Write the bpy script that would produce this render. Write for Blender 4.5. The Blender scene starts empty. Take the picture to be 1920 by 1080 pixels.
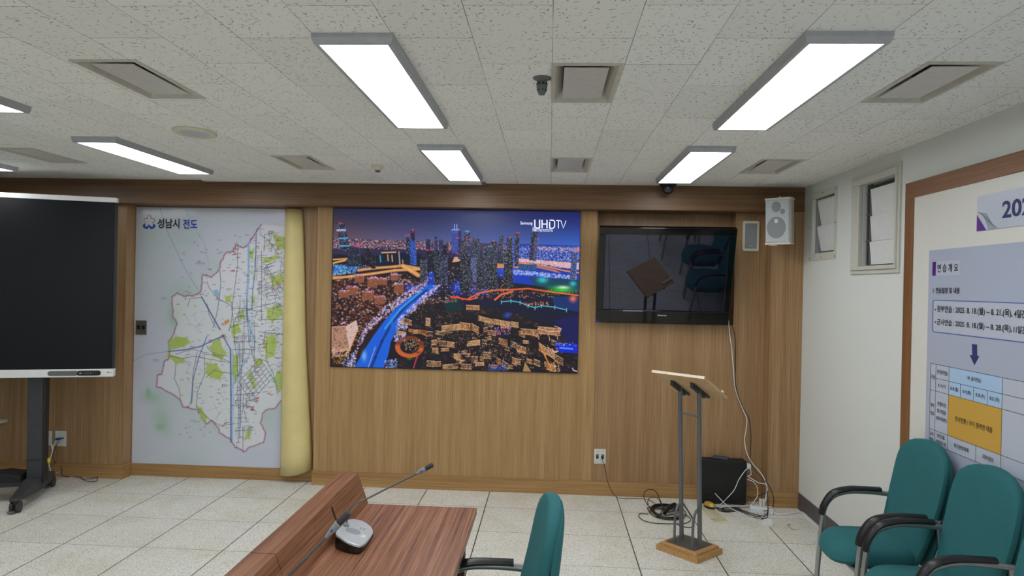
import bpy, bmesh, math, random
import numpy as np
from mathutils import Vector, Matrix, Euler

random.seed(7)
scn = bpy.context.scene
COL = scn.collection
PI = math.pi

# ------------------------------------------------------------------ camera, world, exposure
FPX = 1282.934
YAW, PITCH, ROLL = -.0551443, -.0032561, .0204052
TILE = .522
CH = 3.27568 * TILE               # camera height
CZ = CH + 1.576249 * TILE         # ceiling height
cy_, sy_ = math.cos(YAW), math.sin(YAW)
cp_, sp_ = math.cos(PITCH), math.sin(PITCH)
FW = Vector((sy_ * cp_, cy_ * cp_, sp_))
R0 = Vector((cy_, -sy_, 0))
U0 = R0.cross(FW)
RT = R0 * math.cos(ROLL) + U0 * math.sin(ROLL)
UP = -R0 * math.sin(ROLL) + U0 * math.cos(ROLL)
CAM = Vector((0, 0, CH))
cd = bpy.data.cameras.new('camera')
cam = bpy.data.objects.new('camera', cd)
COL.objects.link(cam)
M = Matrix((RT, UP, -FW)).transposed().to_4x4()
M.translation = CAM
cam.matrix_world = M
cd.sensor_width = 36
cd.lens = FPX / 1920 * 36
cd.clip_start = .05
cd.clip_end = 60
scn.camera = cam
LAMP = 12.2                       # radiance of the LED panels
DAY_FILL = 1.0                         # added fill light entering through the made-up windows behind the camera
w = bpy.data.worlds.new('world')
scn.world = w
w.use_nodes = True
w.node_tree.nodes['Background'].inputs[0].default_value = (.86, .93, 1, 1)
w.node_tree.nodes['Background'].inputs[1].default_value = DAY_FILL
scn.view_settings.view_transform = 'Standard'
scn.view_settings.look = 'None'
scn.view_settings.exposure = 0
scn.view_settings.gamma = 1
scn.view_settings.use_curve_mapping = False


# ------------------------------------------------------------------ measuring: where a sight line meets a real plane
def ray(x, y): return RT * (x - 960) / FPX + UP * (540 - y) / FPX + FW
def onz(x, y, z=0.):
    r = ray(x, y); return CAM + r * ((z - CH) / r.z)
def ony(x, y, d):
    r = ray(x, y); return CAM + r * (d / r.y)
def onx(x, y, d):
    r = ray(x, y); return CAM + r * (d / r.x)
def lin(c):
    c = c / 255.
    return c / 12.92 if c <= .04045 else ((c + .055) / 1.055) ** 2.4
def rgb(r, g, b): return (lin(r), lin(g), lin(b), 1)


# ------------------------------------------------------------------ materials
class G:
    """little node graph builder"""
    def __init__(s, name):
        s.m = bpy.data.materials.new(name); s.m.use_nodes = True
        s.t = s.m.node_tree; s.b = s.t.nodes['Principled BSDF']
    def n(s, typ, **k):
        nd = s.t.nodes.new('ShaderNode' + typ)
        for a, v in k.items(): setattr(nd, a, v)
        return nd
    def l(s, a, b): s.t.links.new(a, b); return a
    def math(s, op, a, b=None, c=None, clamp=False):
        nd = s.n('Math', operation=op, use_clamp=clamp)
        for i, v in enumerate((a, b, c)):
            if v is None: continue
            if isinstance(v, (int, float)): nd.inputs[i].default_value = v
            else: s.l(v, nd.inputs[i])
        return nd.outputs[0]
    def mix(s, f, a, b, mode='MIX'):
        nd = s.n('Mix', data_type='RGBA', blend_type=mode)
        for i, v in ((0, f), (6, a), (7, b)):
            if isinstance(v, (int, float, tuple)): nd.inputs[i].default_value = v
            else: s.l(v, nd.inputs[i])
        return nd.outputs[2]
    def coord(s, kind='Object'): return s.n('TexCoord').outputs[kind]
    def map(s, v, scale=(1, 1, 1), loc=(0, 0, 0), rot=(0, 0, 0)):
        nd = s.n('Mapping'); s.l(v, nd.inputs[0])
        nd.inputs[1].default_value = loc; nd.inputs[2].default_value = rot; nd.inputs[3].default_value = scale
        return nd.outputs[0]
    def noise(s, v, scale=5, detail=3, rough=.5, out=0):
        nd = s.n('TexNoise'); s.l(v, nd.inputs['Vector'])
        nd.inputs['Scale'].default_value = scale; nd.inputs['Detail'].default_value = detail
        nd.inputs['Roughness'].default_value = rough
        return nd.outputs[out]
    def ramp(s, f, stops, interp='LINEAR'):
        nd = s.n('ValToRGB'); s.l(f, nd.inputs[0]); e = nd.color_ramp.elements
        nd.color_ramp.interpolation = interp
        while len(e) < len(stops): e.new(.5)
        for i, (p, c) in enumerate(stops):
            e[i].position = p; e[i].color = c if len(c) == 4 else (*c, 1)
        return nd.outputs[0]
    def base(s, v):
        if isinstance(v, tuple): s.b.inputs['Base Color'].default_value = v
        else: s.l(v, s.b.inputs['Base Color'])
    def bump(s, h, strength=.2, dist=.002):
        nd = s.n('Bump'); s.l(h, nd.inputs['Height'])
        nd.inputs['Strength'].default_value = strength; nd.inputs['Distance'].default_value = dist
        s.l(nd.outputs[0], s.b.inputs['Normal'])
    def set(s, **k):
        for a, v in k.items(): s.b.inputs[a.replace('_', ' ')].default_value = v
        return s.m


def plain(name, c, rough=.5, metal=0., var=.06, nscale=30, spec=.5, bump=0.):
    g = G(name); v = g.coord()
    f = g.noise(v, nscale, 3)
    lo = tuple(x * (1 - var) for x in c[:3]) + (1,); hi = tuple(min(1, x * (1 + var)) for x in c[:3]) + (1,)
    g.base(g.ramp(f, [(.3, lo), (.7, hi)]))
    if bump: g.bump(f, bump, .001)
    g.set(Roughness=rough, Metallic=metal)
    g.b.inputs['Specular IOR Level'].default_value = spec
    return g.m


def wood(name, cols, axis, rough=.42, fine=150, wide=14, lowf=.6, spec=.4):
    """stripy veneer whose grain runs along `axis` (0,1,2)"""
    g = G(name); v = g.coord()
    def sc(f):
        s3 = [f, f, f]; s3[axis] = f * .012; return tuple(s3)
    a = g.noise(g.map(v, sc(fine)), 1, 2, .6)
    b = g.noise(g.map(v, sc(wide)), 1, 3, .6)
    c = g.noise(g.map(v, (lowf, lowf, lowf)), 1, 2)
    d = g.noise(g.map(v, tuple(x * 3.1 for x in sc(fine))), 1, 1)
    f = g.math('ADD', g.math('MULTIPLY', a, .48), g.math('ADD', g.math('MULTIPLY', b, .34), g.math('MULTIPLY', d, .18)))
    col = g.ramp(f, [(.36, cols[0]), (.5, cols[1]), (.64, cols[2])])
    tint = g.ramp(c, [(.35, (.93, .93, .93, 1)), (.65, (1.0, 1.0, 1.0, 1))])
    g.base(g.mix(1., col, tint, 'MULTIPLY'))
    g.bump(f, .12, .0006)
    g.set(Roughness=rough); g.b.inputs['Specular IOR Level'].default_value = spec
    return g.m


def dashes(g, v, scale, ln, wd, prob, seed=0.):
    """mask of short strokes of random direction, one in some of the cells of a grid"""
    vo = g.n('TexVoronoi', voronoi_dimensions='2D', feature='F1')
    g.l(g.map(v, (1, 1, 1), (seed, seed * .7, 0)), vo.inputs['Vector'])
    vo.inputs['Scale'].default_value = scale
    sub = g.n('VectorMath', operation='SUBTRACT')
    mv = g.n('VectorMath', operation='SCALE'); g.l(g.map(v, (1, 1, 1), (seed, seed * .7, 0)), mv.inputs[0]); mv.inputs[3].default_value = scale
    ps = g.n('VectorMath', operation='SCALE'); g.l(vo.outputs['Position'], ps.inputs[0]); ps.inputs[3].default_value = scale
    g.l(mv.outputs[0], sub.inputs[0]); g.l(ps.outputs[0], sub.inputs[1])
    sc = g.n('SeparateColor'); g.l(vo.outputs['Color'], sc.inputs[0])
    ro = g.n('VectorRotate', rotation_type='Z_AXIS'); g.l(sub.outputs[0], ro.inputs['Vector'])
    g.l(g.math('MULTIPLY', sc.outputs[0], 6.283), ro.inputs['Angle'])
    sp = g.n('SeparateXYZ'); g.l(ro.outputs[0], sp.inputs[0])
    sz = g.math('ADD', g.math('MULTIPLY', sc.outputs[2], .8), .35)
    ex = g.math('DIVIDE', sp.outputs[0], g.math('MULTIPLY', sz, ln * scale))
    ey = g.math('DIVIDE', sp.outputs[1], g.math('MULTIPLY', sz, wd * scale))
    r2 = g.math('ADD', g.math('MULTIPLY', ex, ex), g.math('MULTIPLY', ey, ey))
    ins = g.math('LESS_THAN', r2, 1.)
    return g.math('MULTIPLY', ins, g.math('LESS_THAN', sc.outputs[1], prob))


def gridline(g, comp, period, off, wd):
    f = g.math('FRACT', g.math('ADD', g.math('DIVIDE', g.math('SUBTRACT', comp, off), period), 100.5))
    return g.math('LESS_THAN', g.math('ABSOLUTE', g.math('SUBTRACT', f, .5)), wd / period)


def floor_mat():
    g = G('speckled_vinyl_floor'); v = g.coord()
    sp = g.n('SeparateXYZ'); g.l(v, sp.inputs[0])
    sy = gridline(g, sp.outputs[1], TILE, 10.0672 * TILE, .0016)
    sx = gridline(g, sp.outputs[0], TILE, -6.88583 * TILE, .0034)
    # every square gets its own slight tint
    ix = g.math('FLOOR', g.math('DIVIDE', g.math('SUBTRACT', sp.outputs[0], -6.88583 * TILE), TILE))
    iy = g.math('FLOOR', g.math('DIVIDE', g.math('SUBTRACT', sp.outputs[1], 10.0672 * TILE), TILE))
    cb = g.n('CombineXYZ'); g.l(ix, cb.inputs[0]); g.l(iy, cb.inputs[1])
    wn = g.n('TexWhiteNoise', noise_dimensions='2D'); g.l(cb.outputs[0], wn.inputs['Vector'])
    cloud = g.noise(v, 3.2, 4, .6)
    base = g.ramp(cloud, [(.3, rgb(226, 223, 208)), (.5, rgb(236, 235, 226)), (.75, rgb(240, 240, 236))])
    tint = g.ramp(wn.outputs[0], [(0, (.93, .93, .93, 1)), (1, (1, 1, 1, 1))])
    base = g.mix(1., base, tint, 'MULTIPLY')
    fine = g.ramp(g.noise(v, 260, 2, .6), [(.38, (.86, .86, .85, 1)), (.55, (1, 1, 1, 1))])
    base = g.mix(1., base, fine, 'MULTIPLY')
    d1 = dashes(g, v, 105, .0042, .0017, .62)
    d2 = dashes(g, v, 160, .0026, .0012, .5, 3.3)
    d3 = dashes(g, v, 80, .004, .0018, .22, 7.1)
    base = g.mix(g.math('MULTIPLY', d3, .5), base, rgb(176, 150, 110))
    base = g.mix(g.math('MULTIPLY', d2, .6), base, rgb(110, 112, 100))
    base = g.mix(g.math('MULTIPLY', d1, .75), base, rgb(78, 80, 72))
    st = g.ramp(g.noise(v, 1.1, 3), [(.62, (1, 1, 1, 1)), (.72, (.95, .92, .85, 1))])
    base = g.mix(1., base, st, 'MULTIPLY')
    s = g.math('MAXIMUM', sx, sy)
    base = g.mix(s, base, rgb(42, 42, 36))
    g.base(base); g.set(Roughness=.45); g.b.inputs['Specular IOR Level'].default_value = .35
    return g.m


def ceiling_mat():
    g = G('fissured_ceiling_tile'); v = g.coord()
    W = .508627 * TILE
    sp = g.n('SeparateXYZ'); g.l(v, sp.inputs[0])
    x = g.math('SUBTRACT', sp.outputs[0], -.0136 * TILE)
    y = g.math('SUBTRACT', sp.outputs[1], 3.84146 * TILE)
    ci = g.math('FLOOR', g.math('DIVIDE', x, W))
    odd = g.math('FRACT', g.math('ADD', g.math('MULTIPLY', ci, .5), 100))
    yy = g.math('ADD', g.math('DIVIDE', y, 2 * W), g.math('SUBTRACT', .5, odd))
    fy = g.math('FRACT', g.math('ADD', yy, 100.5))
    sy = g.math('LESS_THAN', g.math('ABSOLUTE', g.math('SUBTRACT', fy, .5)), .0011 / (2 * W))
    sx = gridline(g, sp.outputs[0], W, -.0136 * TILE, .0011)
    cb = g.n('CombineXYZ'); g.l(ci, cb.inputs[0]); g.l(g.math('FLOOR', g.math('ADD', yy, 100)), cb.inputs[1])
    wn = g.n('TexWhiteNoise', noise_dimensions='2D'); g.l(cb.outputs[0], wn.inputs['Vector'])
    base = g.ramp(wn.outputs[0], [(0, rgb(238, 240, 237)), (1, rgb(245, 247, 244))])
    clump = g.noise(v, 5.5, 2)
    d1 = dashes(g, v, 34, .0088, .0025, .55)
    d2 = dashes(g, v, 44, .0070, .0020, .42, 5.7)
    d3 = dashes(g, v, 90, .0022, .0013, .2, 2.2)
    dm = g.math('MULTIPLY', g.math('MAXIMUM', d1, d2), g.ramp(clump, [(.36, (.5, .5, .5, 1)), (.54, (1, 1, 1, 1))]))
    dd = g.math('MAXIMUM', g.math('MULTIPLY', dm, .66), g.math('MULTIPLY', d3, .24))
    base = g.mix(dd, base, rgb(112, 102, 84))
    vis = g.ramp(g.noise(v, 2.6, 1), [(.35, (.35, .35, .35, 1)), (.6, (.85, .85, .85, 1))])
    s = g.math('MULTIPLY', g.math('MAXIMUM', sx, sy), vis)
    base = g.mix(s, base, rgb(92, 84, 62))
    g.base(base); g.set(Roughness=.9); g.b.inputs['Specular IOR Level'].default_value = .1
    return g.m


def attr_mat(name, emit=0., rough=.5, spec=.5, coat=0., wavy=0.):
    g = G(name)
    if wavy: g.bump(g.noise(g.map(g.coord(), (1, 1, .5)), 2.6, 1), 1., wavy)
    a = g.n('VertexColor', layer_name='picture')
    if emit:
        g.base(rgb(6, 6, 8)); g.l(a.outputs[0], g.b.inputs['Emission Color']); g.set(Emission_Strength=emit)
    else: g.base(a.outputs[0])
    g.set(Roughness=rough); g.b.inputs['Specular IOR Level'].default_value = spec
    if coat: g.b.inputs['Coat Weight'].default_value = coat; g.b.inputs['Coat Roughness'].default_value = .12
    return g.m


def emis(name, c, s):
    g = G(name); g.base((.8, .8, .8, 1)); g.b.inputs['Emission Color'].default_value = c; g.set(Emission_Strength=s, Roughness=.4)
    return g.m


def weave(name, c, rough=.9):
    g = G(name); v = g.coord()
    a = g.noise(v, 420, 2, .7); b = g.noise(v, 6, 2)
    lo = tuple(x * .8 for x in c[:3]) + (1,); hi = tuple(x * 1.12 for x in c[:3]) + (1,)
    col = g.mix(1., g.ramp(a, [(.3, lo), (.7, hi)]), g.ramp(b, [(.3, (.93, .93, .93, 1)), (.7, (1, 1, 1, 1))]), 'MULTIPLY')
    g.base(col); g.bump(a, .25, .0008); g.set(Roughness=rough)
    g.b.inputs['Sheen Weight'].default_value = .25; g.b.inputs['Sheen Tint'].default_value = hi
    g.b.inputs['Specular IOR Level'].default_value = .2
    return g.m


PAN = (rgb(150, 117, 72), rgb(174, 139, 92), rgb(192, 159, 114))
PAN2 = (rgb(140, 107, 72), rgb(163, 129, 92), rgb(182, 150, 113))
DSK = (rgb(88, 54, 38), rgb(134, 90, 66), rgb(166, 120, 92))
m_wv = wood('vertical_oak_veneer', PAN, 2)
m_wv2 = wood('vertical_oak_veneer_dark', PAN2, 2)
m_wh_shaded = wood('horizontal_oak_veneer_shaded', (rgb(92, 66, 42), rgb(114, 84, 56), rgb(130, 100, 70)), 0)  # header oak: shade under the ceiling is put into these darker tones
m_wh2 = wood('horizontal_oak_skirting', (rgb(148, 110, 66), rgb(170, 132, 84), rgb(188, 152, 104)), 0)
m_frame = wood('poster_frame_veneer', (rgb(112, 74, 44), rgb(134, 92, 58), rgb(150, 106, 70)), 2)
m_frame_y = wood('poster_frame_veneer_flat', (rgb(112, 74, 44), rgb(134, 92, 58), rgb(150, 106, 70)), 1)
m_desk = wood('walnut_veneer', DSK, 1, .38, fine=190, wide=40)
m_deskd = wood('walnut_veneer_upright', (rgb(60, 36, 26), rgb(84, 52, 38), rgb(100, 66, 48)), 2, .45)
m_floor = floor_mat()
m_ceil = ceiling_mat()
m_wall = plain('white_wallpaper', rgb(221, 225, 221), .75, var=.02, nscale=220, bump=.15, spec=.2)
m_wallfar = plain('plain_wall', rgb(238, 238, 234), .8)
m_base = plain('grey_rubber_skirting', rgb(88, 84, 86), .6)
m_lampframe = plain('lamp_housing', rgb(178, 182, 188), .45, .2)
m_lamp = emis('led_diffuser', (.97, .985, 1, 1), LAMP)
m_cream = plain('cream_plastic', rgb(216, 212, 192), .5)
m_ventp = plain('vent_core_plate', rgb(205, 203, 200), .4)
m_ventd = plain('duct_dark', rgb(58, 56, 50), .8)
m_vent = plain('vent_frame_paint', rgb(196, 194, 182), .5)
m_silver = plain('silver_plate', rgb(190, 195, 198), .35, .3, var=.02)
m_white = plain('white_plastic', rgb(226, 228, 228), .4, var=.03)
m_offw = plain('off_white_plastic', rgb(205, 205, 196), .45, var=.03)
m_grille = plain('grey_grille', rgb(140, 145, 148), .6, nscale=600, var=.2)
m_grille2 = plain('pale_grille', rgb(188, 195, 200), .6, nscale=600, var=.1)
m_black = plain('black_plastic', rgb(20, 20, 23), .35)
m_blackm = plain('matte_black', rgb(22, 22, 26), .6)
m_gloss = plain('piano_black', rgb(7, 7, 9), .08, var=.0)
m_dgrey = plain('dark_grey_paint', rgb(62, 64, 68), .5, .3)
m_dgrey2 = plain('charcoal_side_paint', rgb(34, 35, 38), .5, .2)
m_steel = plain('grey_painted_steel', rgb(108, 112, 114), .4, .5)
m_chrome = plain('satin_metal', rgb(168, 170, 170), .32, .85)
m_rubber = plain('caster_rubber', rgb(58, 56, 56), .6)
m_teal = weave('teal_fabric', rgb(50, 108, 112))
m_tealb = weave('dark_teal_fabric', rgb(26, 66, 74))
m_birch = wood('birch_board', (rgb(186, 150, 104), rgb(206, 172, 126), rgb(220, 190, 148)), 0, .5)
m_birche = plain('pale_board_edge', rgb(236, 222, 200), .5)
m_baseb = wood('lectern_base_oak', (rgb(160, 120, 70), rgb(190, 148, 94), rgb(206, 166, 114)), 0, .5)
m_vinyl = plain('cream_vinyl', rgb(226, 210, 148), .38, var=.04, nscale=8)
m_blueplug = plain('blue_plug', rgb(28, 50, 150), .4)
m_yellow = plain('yellow_plastic', rgb(220, 190, 40), .5)
m_gold = plain('gold_print', rgb(202, 164, 78), .3, .3, var=.3, nscale=120)
m_key = plain('ivory_plastic', rgb(224, 220, 194), .5)
m_keyd = plain('ivory_keycap', rgb(208, 203, 176), .5)
m_mouseblk = plain('mouse_side', rgb(40, 30, 20), .4)
m_plate = plain('socket_plate', rgb(214, 216, 210), .4)
m_plateg = plain('grey_metal_plate', rgb(104, 102, 96), .4, .4)
m_txt = plain('print_black', rgb(28, 28, 36), .6, var=0)
m_txtn = plain('print_navy', rgb(44, 50, 108), .6, var=0)
m_txtb = plain('print_blue', rgb(30, 72, 170), .6, var=0)
m_txtg = plain('print_grey', rgb(120, 128, 128), .6, var=0)
m_txtw = plain('print_white', rgb(220, 222, 225), .5, var=0)
m_red = plain('print_red', rgb(186, 40, 60), .6, var=0)
m_paper = plain('poster_paper', rgb(222, 222, 216), .4, var=.01, spec=.3)
m_pgrey = plain('poster_lilac_field', rgb(176, 184, 204), .35, var=.015, nscale=2)
m_pbox = plain('poster_pale_field', rgb(190, 198, 214), .35, var=.01)
m_pblue = plain('poster_light_blue', rgb(172, 204, 236), .35, var=.01)
m_pgold = plain('poster_gold_field', rgb(208, 166, 76), .35, var=.02, nscale=3)
m_purple = plain('poster_purple', rgb(92, 32, 140), .35, var=.02)
m_tvtxt = emis('screen_lettering', rgb(214, 218, 240), 1.)
m_led_red = emis('pink_display', (1, .12, .3, 1), 1.6)
m_glassdark = plain('smoked_dome', rgb(26, 28, 36), .08, var=0, spec=.8)
m_board = G('board_glass'); m_board.base(rgb(10, 11, 16)); m_board.b.inputs['Specular IOR Level'].default_value = .3; m_board = m_board.set(Roughness=.3)
m_mirror = G('plasma_glass'); m_mirror.base(rgb(12, 13, 20)); m_mirror.b.inputs['Specular Tint'].default_value = (.74, .8, 1.3, 1); m_mirror.b.inputs['Coat Weight'].default_value = .6
m_mirror.b.inputs['Coat Roughness'].default_value = .01; m_mirror.b.inputs['IOR'].default_value = 1.7
m_mirror = m_mirror.set(Roughness=.03)


# ------------------------------------------------------------------ mesh building
class MB:
    def __init__(s): s.v = []; s.f = []; s.sm = []
    def add(s, vs, fs, smooth=False):
        o = len(s.v); s.v += [tuple(p) for p in vs]
        s.f += [tuple(i + o for i in f) for f in fs]; s.sm += [smooth] * len(fs)
        return s
    def box(s, x0, x1, y0, y1, z0, z1, bev=0.):
        x0, x1 = min(x0, x1), max(x0, x1); y0, y1 = min(y0, y1), max(y0, y1); z0, z1 = min(z0, z1), max(z0, z1)
        if bev:
            bm = bmesh.new(); bmesh.ops.create_cube(bm, size=1)
            for v in bm.verts:
                v.co = Vector(((x0 + x1) / 2 + v.co.x * (x1 - x0), (y0 + y1) / 2 + v.co.y * (y1 - y0), (z0 + z1) / 2 + v.co.z * (z1 - z0)))
            bmesh.ops.bevel(bm, geom=bm.edges[:], offset=min(bev, .49 * min(x1 - x0, y1 - y0, z1 - z0)), segments=2, affect='EDGES', profile=.5)
            s.frombm(bm); return s
        P = [(x, y, z) for z in (z0, z1) for y in (y0, y1) for x in (x0, x1)]
        return s.add(P, [(0, 2, 3, 1), (4, 5, 7, 6), (0, 1, 5, 4), (2, 6, 7, 3), (0, 4, 6, 2), (1, 3, 7, 5)])
    def frombm(s, bm, smooth=False):
        bm.verts.index_update()
        s.add([v.co for v in bm.verts], [[v.index for v in f.verts] for f in bm.faces], smooth); bm.free()
    def obox(s, c, ax, ay, az, bev=0.):
        """box with centre c and half-axis vectors"""
        k = len(s.v); n0 = len(s.v)
        t = MB(); t.box(-1, 1, -1, 1, -1, 1)
        c, ax, ay, az = map(Vector, (c, ax, ay, az))
        if bev:
            bm = bmesh.new(); L = [a.length for a in (ax, ay, az)]
            bmesh.ops.create_cube(bm, size=2)
            for v in bm.verts: v.co = Vector((v.co.x * L[0], v.co.y * L[1], v.co.z * L[2]))
            bmesh.ops.bevel(bm, geom=bm.edges[:], offset=min(bev, .49 * 2 * min(L)), segments=2, affect='EDGES', profile=.5)
            A = [a.normalized() for a in (ax, ay, az)]
            for v in bm.verts: v.co = c + A[0] * v.co.x + A[1] * v.co.y + A[2] * v.co.z
            s.frombm(bm); return s
        return s.add([c + ax * p[0] + ay * p[1] + az * p[2] for p in t.v], t.f)
    def tube(s, pts, r, seg=10, cap=True, closed=False, flat=None):
        pts = [Vector(p) for p in pts]; n = len(pts)
        rr = r if isinstance(r, (list, tuple)) else [r] * n
        rings = []; up = None
        for i, p in enumerate(pts):
            a = pts[(i - 1) % n] if (closed or i) else p; b = pts[(i + 1) % n] if (closed or i < n - 1) else p
            t = (b - a).normalized() if (b - a).length > 1e-9 else Vector((0, 0, 1))
            if up is None: up = Vector((0, 0, 1)) if abs(t.z) < .9 else Vector((1, 0, 0))
            sd = t.cross(up)
            if sd.length < 1e-6: sd = t.cross(Vector((0, 1, 0)))
            sd.normalize(); up = sd.cross(t).normalized()
            fx, fy = flat or (1, 1)
            rings.append([p + (sd * math.cos(2 * PI * k / seg) * fx + up * math.sin(2 * PI * k / seg) * fy) * rr[i] for k in range(seg)])
        V = [q for ring in rings for q in ring]; F = []
        m = n if closed else n - 1
        for i in range(m):
            j = (i + 1) % n
            for k in range(seg):
                l = (k + 1) % seg
                F.append((i * seg + k, i * seg + l, j * seg + l, j * seg + k))
        s.add(V, F, True)
        if cap and not closed:
            s.add(rings[0], [tuple(range(seg))[::-1]]); s.add(rings[-1], [tuple(range(seg))])
        return s
    def lathe(s, prof, c=(0, 0, 0), axis=(0, 0, 1), seg=24, smooth=True):
        c = Vector(c); ax = Vector(axis).normalized()
        u = ax.cross(Vector((0, 0, 1)) if abs(ax.z) < .9 else Vector((1, 0, 0))).normalized(); v = ax.cross(u)
        V = []; F = []
        for (r, h) in prof:
            for k in range(seg):
                a = 2 * PI * k / seg; V.append(c + ax * h + (u * math.cos(a) + v * math.sin(a)) * max(r, 1e-5))
        for i in range(len(prof) - 1):
            for k in range(seg):
                l = (k + 1) % seg; F.append((i * seg + k, i * seg + l, (i + 1) * seg + l, (i + 1) * seg + k))
        s.add(V, F, smooth)
        n = len(prof)
        s.add([V[k] for k in range(seg)], [tuple(range(seg))[::-1]])
        s.add([V[(n - 1) * seg + k] for k in range(seg)], [tuple(range(seg))])
        return s
    def loft(s, rings, cap=True, smooth=True):
        seg = len(rings[0]); V = [p for r in rings for p in r]; F = []
        for i in range(len(rings) - 1):
            for k in range(seg):
                l = (k + 1) % seg; F.append((i * seg + k, i * seg + l, (i + 1) * seg + l, (i + 1) * seg + k))
        s.add(V, F, smooth)
        if cap:
            s.add(rings[0], [tuple(range(seg))[::-1]], smooth); s.add(rings[-1], [tuple(range(seg))], smooth)
        return s
    def prism(s, poly, d):
        d = Vector(d); n = len(poly); P = [Vector(p) for p in poly]
        s.add(P + [p + d for p in P], [tuple(range(n))[::-1], tuple(range(n, 2 * n))] + [(i, (i + 1) % n, n + (i + 1) % n, n + i) for i in range(n)])
        return s
    def build(s, name, mat, parent=None, label=None, cat=None, group=None, kind=None, auto=False):
        me = bpy.data.meshes.new(name); me.from_pydata(s.v, [], s.f)
        me.polygons.foreach_set('use_smooth', s.sm); me.update()
        bm = bmesh.new(); bm.from_mesh(me)
        if s.sm and any(s.sm): bmesh.ops.remove_doubles(bm, verts=bm.verts[:], dist=1e-5)
        bmesh.ops.recalc_face_normals(bm, faces=bm.faces[:]); bm.to_mesh(me); bm.free()
        if any(s.sm):
            try: me.set_sharp_from_angle(angle=math.radians(40))
            except Exception: pass
        o = bpy.data.objects.new(name, me); COL.objects.link(o)
        me.materials.append(mat)
        if parent: o.parent = parent
        return tag(o, label, cat, group, kind)


def tag(o, label=None, cat=None, group=None, kind=None):
    if label: o['label'] = label
    if cat: o['category'] = cat
    if group: o['group'] = group
    if kind: o['kind'] = kind
    return o


def thing(name, label, cat, loc=(0, 0, 0), rotz=0, group=None):
    o = bpy.data.objects.new(name, None); COL.objects.link(o)
    o.location = loc; o.rotation_euler = (0, 0, rotz); o.empty_display_size = .1
    o['pivot'] = 1
    del o['pivot']
    return tag(o, label, cat, group)


def copy_tree(o, parent=None):
    c = o.copy(); COL.objects.link(c)
    if parent: c.parent = parent
    for ch in list(o.children): copy_tree(ch, c)
    return c


def spline(pts, k=8, closed=False):
    P = [Vector(p) for p in pts]; out = []; n = len(P)
    for i in range(n if closed else n - 1):
        if closed: a, b, c, d = P[i - 1], P[i], P[(i + 1) % n], P[(i + 2) % n]
        else: a, b, c, d = P[max(i - 1, 0)], P[i], P[i + 1], P[min(i + 2, n - 1)]
        for j in range(k):
            t = j / k
            out.append(.5 * ((2 * b) + (c - a) * t + (2 * a - 5 * b + 4 * c - d) * t * t + (3 * b - a - 3 * c + d) * t ** 3))
    if not closed: out.append(P[-1])
    return out


def rrect(w, h, r, n=5):
    """rounded rectangle outline, half sizes w,h"""
    out = []
    for cx, cy, a0 in ((w - r, h - r, 0), (-w + r, h - r, 90), (-w + r, -h + r, 180), (w - r, -h + r, 270)):
        for i in range(n + 1):
            a = math.radians(a0 + 90 * i / n); out.append((cx + r * math.cos(a), cy + r * math.sin(a)))
    return out


def holed(mb, u0, u1, v0, v1, holes, fn):
    """fill the rectangle u0..u1 x v0..v1 except the holes, with boxes made by fn(ua,ub,va,vb)"""
    us = sorted({u0, u1, *[h[0] for h in holes], *[h[1] for h in holes]}); vs = sorted({v0, v1, *[h[2] for h in holes], *[h[3] for h in holes]})
    us = [u for u in us if u0 <= u <= u1]; vs = [v for v in vs if v0 <= v <= v1]
    for a, b in zip(us, us[1:]):
        run = None
        for c, d in zip(vs, vs[1:]):
            mu, mv = (a + b) / 2, (c + d) / 2
            inside = any(h[0] < mu < h[1] and h[2] < mv < h[3] for h in holes)
            if not inside: run = (run[0], d) if run else (c, d)
            if inside and run: fn(a, b, *run); run = None
        if run: fn(a, b, *run)


def text_mesh(body, bold=0.):
    cu = bpy.data.curves.new('lettering', 'FONT'); cu.body = body; cu.size = 1; cu.offset = bold
    cu.resolution_u = 3; cu.align_x = 'LEFT'
    o = bpy.data.objects.new('lettering', cu); COL.objects.link(o)
    dg = bpy.context.evaluated_depsgraph_get(); dg.update()
    me = bpy.data.meshes.new_from_object(o.evaluated_get(dg))
    V = [tuple(v.co) for v in me.vertices]; F = [tuple(p.vertices) for p in me.polygons]
    bpy.data.objects.remove(o); bpy.data.curves.remove(cu); bpy.data.meshes.remove(me)
    return V, F


def letter(mb, body, org, rt, up, wd, ht, bold=0., lift=.0008):
    """letters fitted into a wd x ht rectangle whose lower left corner is org"""
    V, F = text_mesh(body, bold)
    if not V: return mb
    x0 = min(v[0] for v in V); x1 = max(v[0] for v in V); y0 = min(v[1] for v in V); y1 = max(v[1] for v in V)
    rt, up = Vector(rt).normalized(), Vector(up).normalized(); nn = rt.cross(up)
    if wd is None: wd = (x1 - x0) / (y1 - y0) * ht * .87
    return mb.add([Vector(org) + rt * ((v[0] - x0) / (x1 - x0) * wd) + up * ((v[1] - y0) / (y1 - y0) * ht) + nn * lift for v in V], F)

LB = (0, 0, 0)
# ------------------------------------------------------------------ the room
RW = 1.994                       # right wall
YB, YR, YL, YH, YN = 5.66, 5.75, 5.63, 5.515, 5.80
XL, YF, YE = -9.0, -3.2, 5.95
HB = 2.337                       # underside of the header
FP = TILE
S = dict(kind='structure')

MB().box(XL, RW + .15, YF, YE, -.1, 0).build('floor', m_floor, **S)

VENTS = [(.1215, 2.79), (.119, 4.64), (1.45, 2.765), (1.44, 4.615), (-1.705, 2.76), (-1.715, 4.655), (-3.47, 4.49)]
VW, VL = .1325, .267
c = MB()
holed(c, XL, RW + .15, YF, YE, [(x - VW + .012, x + VW - .012, y - VL + .012, y + VL - .012) for x, y in VENTS],
      lambda a, b, d, e: c.box(a, b, d, e, CZ, CZ + .12))
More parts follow.
